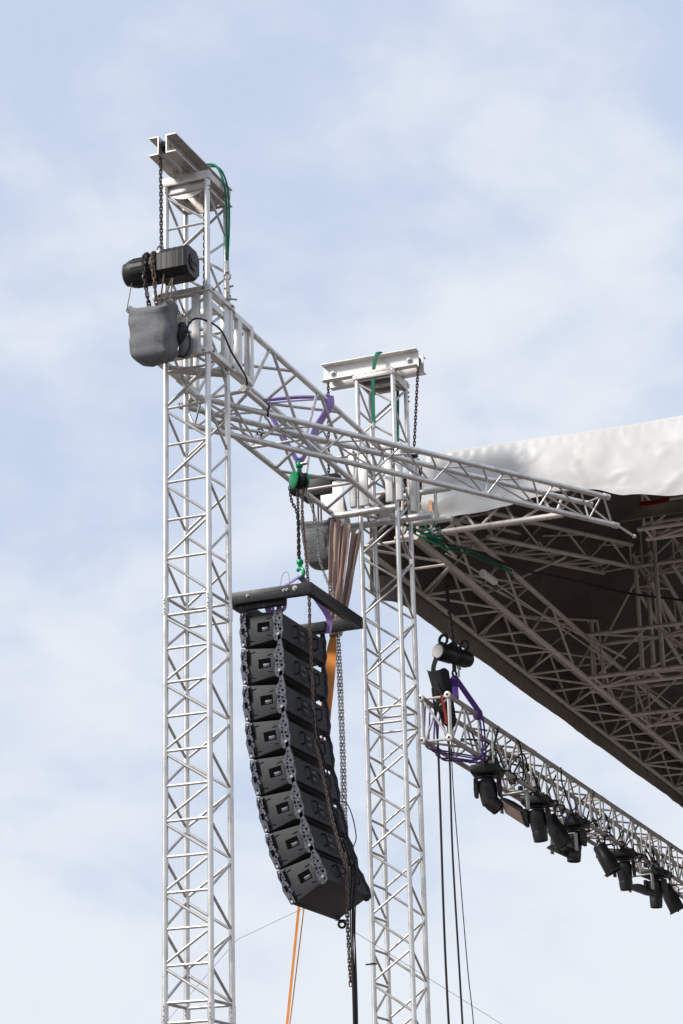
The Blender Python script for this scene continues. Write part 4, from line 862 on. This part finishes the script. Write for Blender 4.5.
# ------------------------------------------------------------------ camera
HEAD, PITCH, ROLL = R(21.32), R(18.93), R(-1.44)
cp, sp = math.cos(PITCH), math.sin(PITCH)
f = V((0, cp, sp)); r0 = V((1, 0, 0)); u0 = V((0, -sp, cp))
r = r0*math.cos(ROLL)+u0*math.sin(ROLL); u = u0*math.cos(ROLL)-r0*math.sin(ROLL)
RZ = Matrix.Rotation(HEAD, 3, 'Z')
r, u, f = RZ @ r, RZ @ u, RZ @ f
cam = bpy.data.cameras.new('camera'); co = bpy.data.objects.new('camera', cam); COL.objects.link(co)
co.matrix_world = Matrix(((r.x, u.x, -f.x, 7.488), (r.y, u.y, -f.y, -15.933), (r.z, u.z, -f.z, 1.7), (0, 0, 0, 1)))
cam.sensor_fit = 'VERTICAL'; cam.sensor_height = 36; cam.lens = 2267/1024*36; cam.clip_start = .1; cam.clip_end = 20000
scene.camera = co

# ------------------------------------------------------------------ light and sky
SUN = V((-.66, -.72, .78)).normalized()
sl = bpy.data.lights.new('sun', 'SUN'); sl.energy = 3.9; sl.angle = R(11); sl.color = (1, .95, .88)
so = bpy.data.objects.new('sun', sl); COL.objects.link(so); so.rotation_euler = (-SUN).to_track_quat('-Z', 'Y').to_euler(); so.location = (0, 0, 40)
w = bpy.data.worlds.new('World'); scene.world = w; w.use_nodes = True
n = w.node_tree.nodes; l = w.node_tree.links; bg = n['Background']
sky = n.new('ShaderNodeTexSky'); sky.sky_type = 'NISHITA'; sky.sun_disc = False
sky.sun_elevation = math.asin(SUN.z); sky.sun_rotation = math.atan2(SUN.x, SUN.y); sky.air_density = 1.; sky.dust_density = 1.5; sky.ozone_density = 1.
tc = n.new('ShaderNodeTexCoord')
mp = n.new('ShaderNodeMapping'); mp.inputs['Scale'].default_value = (1, 1, 1.7); mp.inputs['Rotation'].default_value = (.1, .25, .4); l.new(tc.outputs['Generated'], mp.inputs['Vector'])
def wn(scale, detail, rough=.55, dist=.4):
    q = n.new('ShaderNodeTexNoise'); q.inputs['Scale'].default_value = scale; q.inputs['Detail'].default_value = detail; q.inputs['Roughness'].default_value = rough; q.inputs['Distortion'].default_value = dist
    l.new(mp.outputs['Vector'], q.inputs['Vector']); return q
na = wn(6.5, 7, .5, .3); nb = wn(22., 6, .5, .2)
add = n.new('ShaderNodeMath'); add.operation = 'MULTIPLY_ADD'; l.new(nb.outputs['Fac'], add.inputs[0]); add.inputs[1].default_value = .42; l.new(na.outputs['Fac'], add.inputs[2])
sep = n.new('ShaderNodeSeparateXYZ'); l.new(tc.outputs['Generated'], sep.inputs['Vector'])
hz = n.new('ShaderNodeMapRange'); hz.inputs['From Min'].default_value = .05; hz.inputs['From Max'].default_value = .55; hz.inputs['To Min'].default_value = .27; hz.inputs['To Max'].default_value = -.17
l.new(sep.outputs['Z'], hz.inputs['Value'])
ad2 = n.new('ShaderNodeMath'); ad2.operation = 'ADD'; l.new(add.outputs[0], ad2.inputs[0]); l.new(hz.outputs['Result'], ad2.inputs[1])
cr = n.new('ShaderNodeValToRGB'); cr.color_ramp.interpolation = 'EASE'
cr.color_ramp.elements[0].position = .5; cr.color_ramp.elements[0].color = (.90, .90, .90, 1)
cr.color_ramp.elements[1].position = .95; cr.color_ramp.elements[1].color = (.97, .97, .97, 1)
l.new(ad2.outputs[0], cr.inputs['Fac'])
mx = n.new('ShaderNodeMix'); mx.data_type = 'RGBA'; l.new(cr.outputs['Color'], mx.inputs['Factor']); l.new(sky.outputs['Color'], mx.inputs['A'])
CLOUD = (8.25, 8.7, 9.4, 1)
cm = n.new('ShaderNodeMix'); cm.data_type = 'RGBA'
c3 = n.new('ShaderNodeValToRGB'); c3.color_ramp.interpolation = 'EASE'; c3.color_ramp.elements[0].position = .50; c3.color_ramp.elements[1].position = .92
l.new(ad2.outputs[0], c3.inputs['Fac']); l.new(c3.outputs['Color'], cm.inputs['Factor'])
cm.inputs['A'].default_value = (6.15, 7.1, 8.9, 1); cm.inputs['B'].default_value = CLOUD
l.new(cm.outputs['Result'], mx.inputs['B'])
l.new(mx.outputs['Result'], bg.inputs['Color']); bg.inputs['Strength'].default_value = .1

scene.view_settings.view_transform = 'Standard'; scene.view_settings.look = 'None'; scene.view_settings.gamma = 1; scene.view_settings.exposure = 0
scene.view_settings.use_curve_mapping = False
scene.cycles.max_bounces = 6
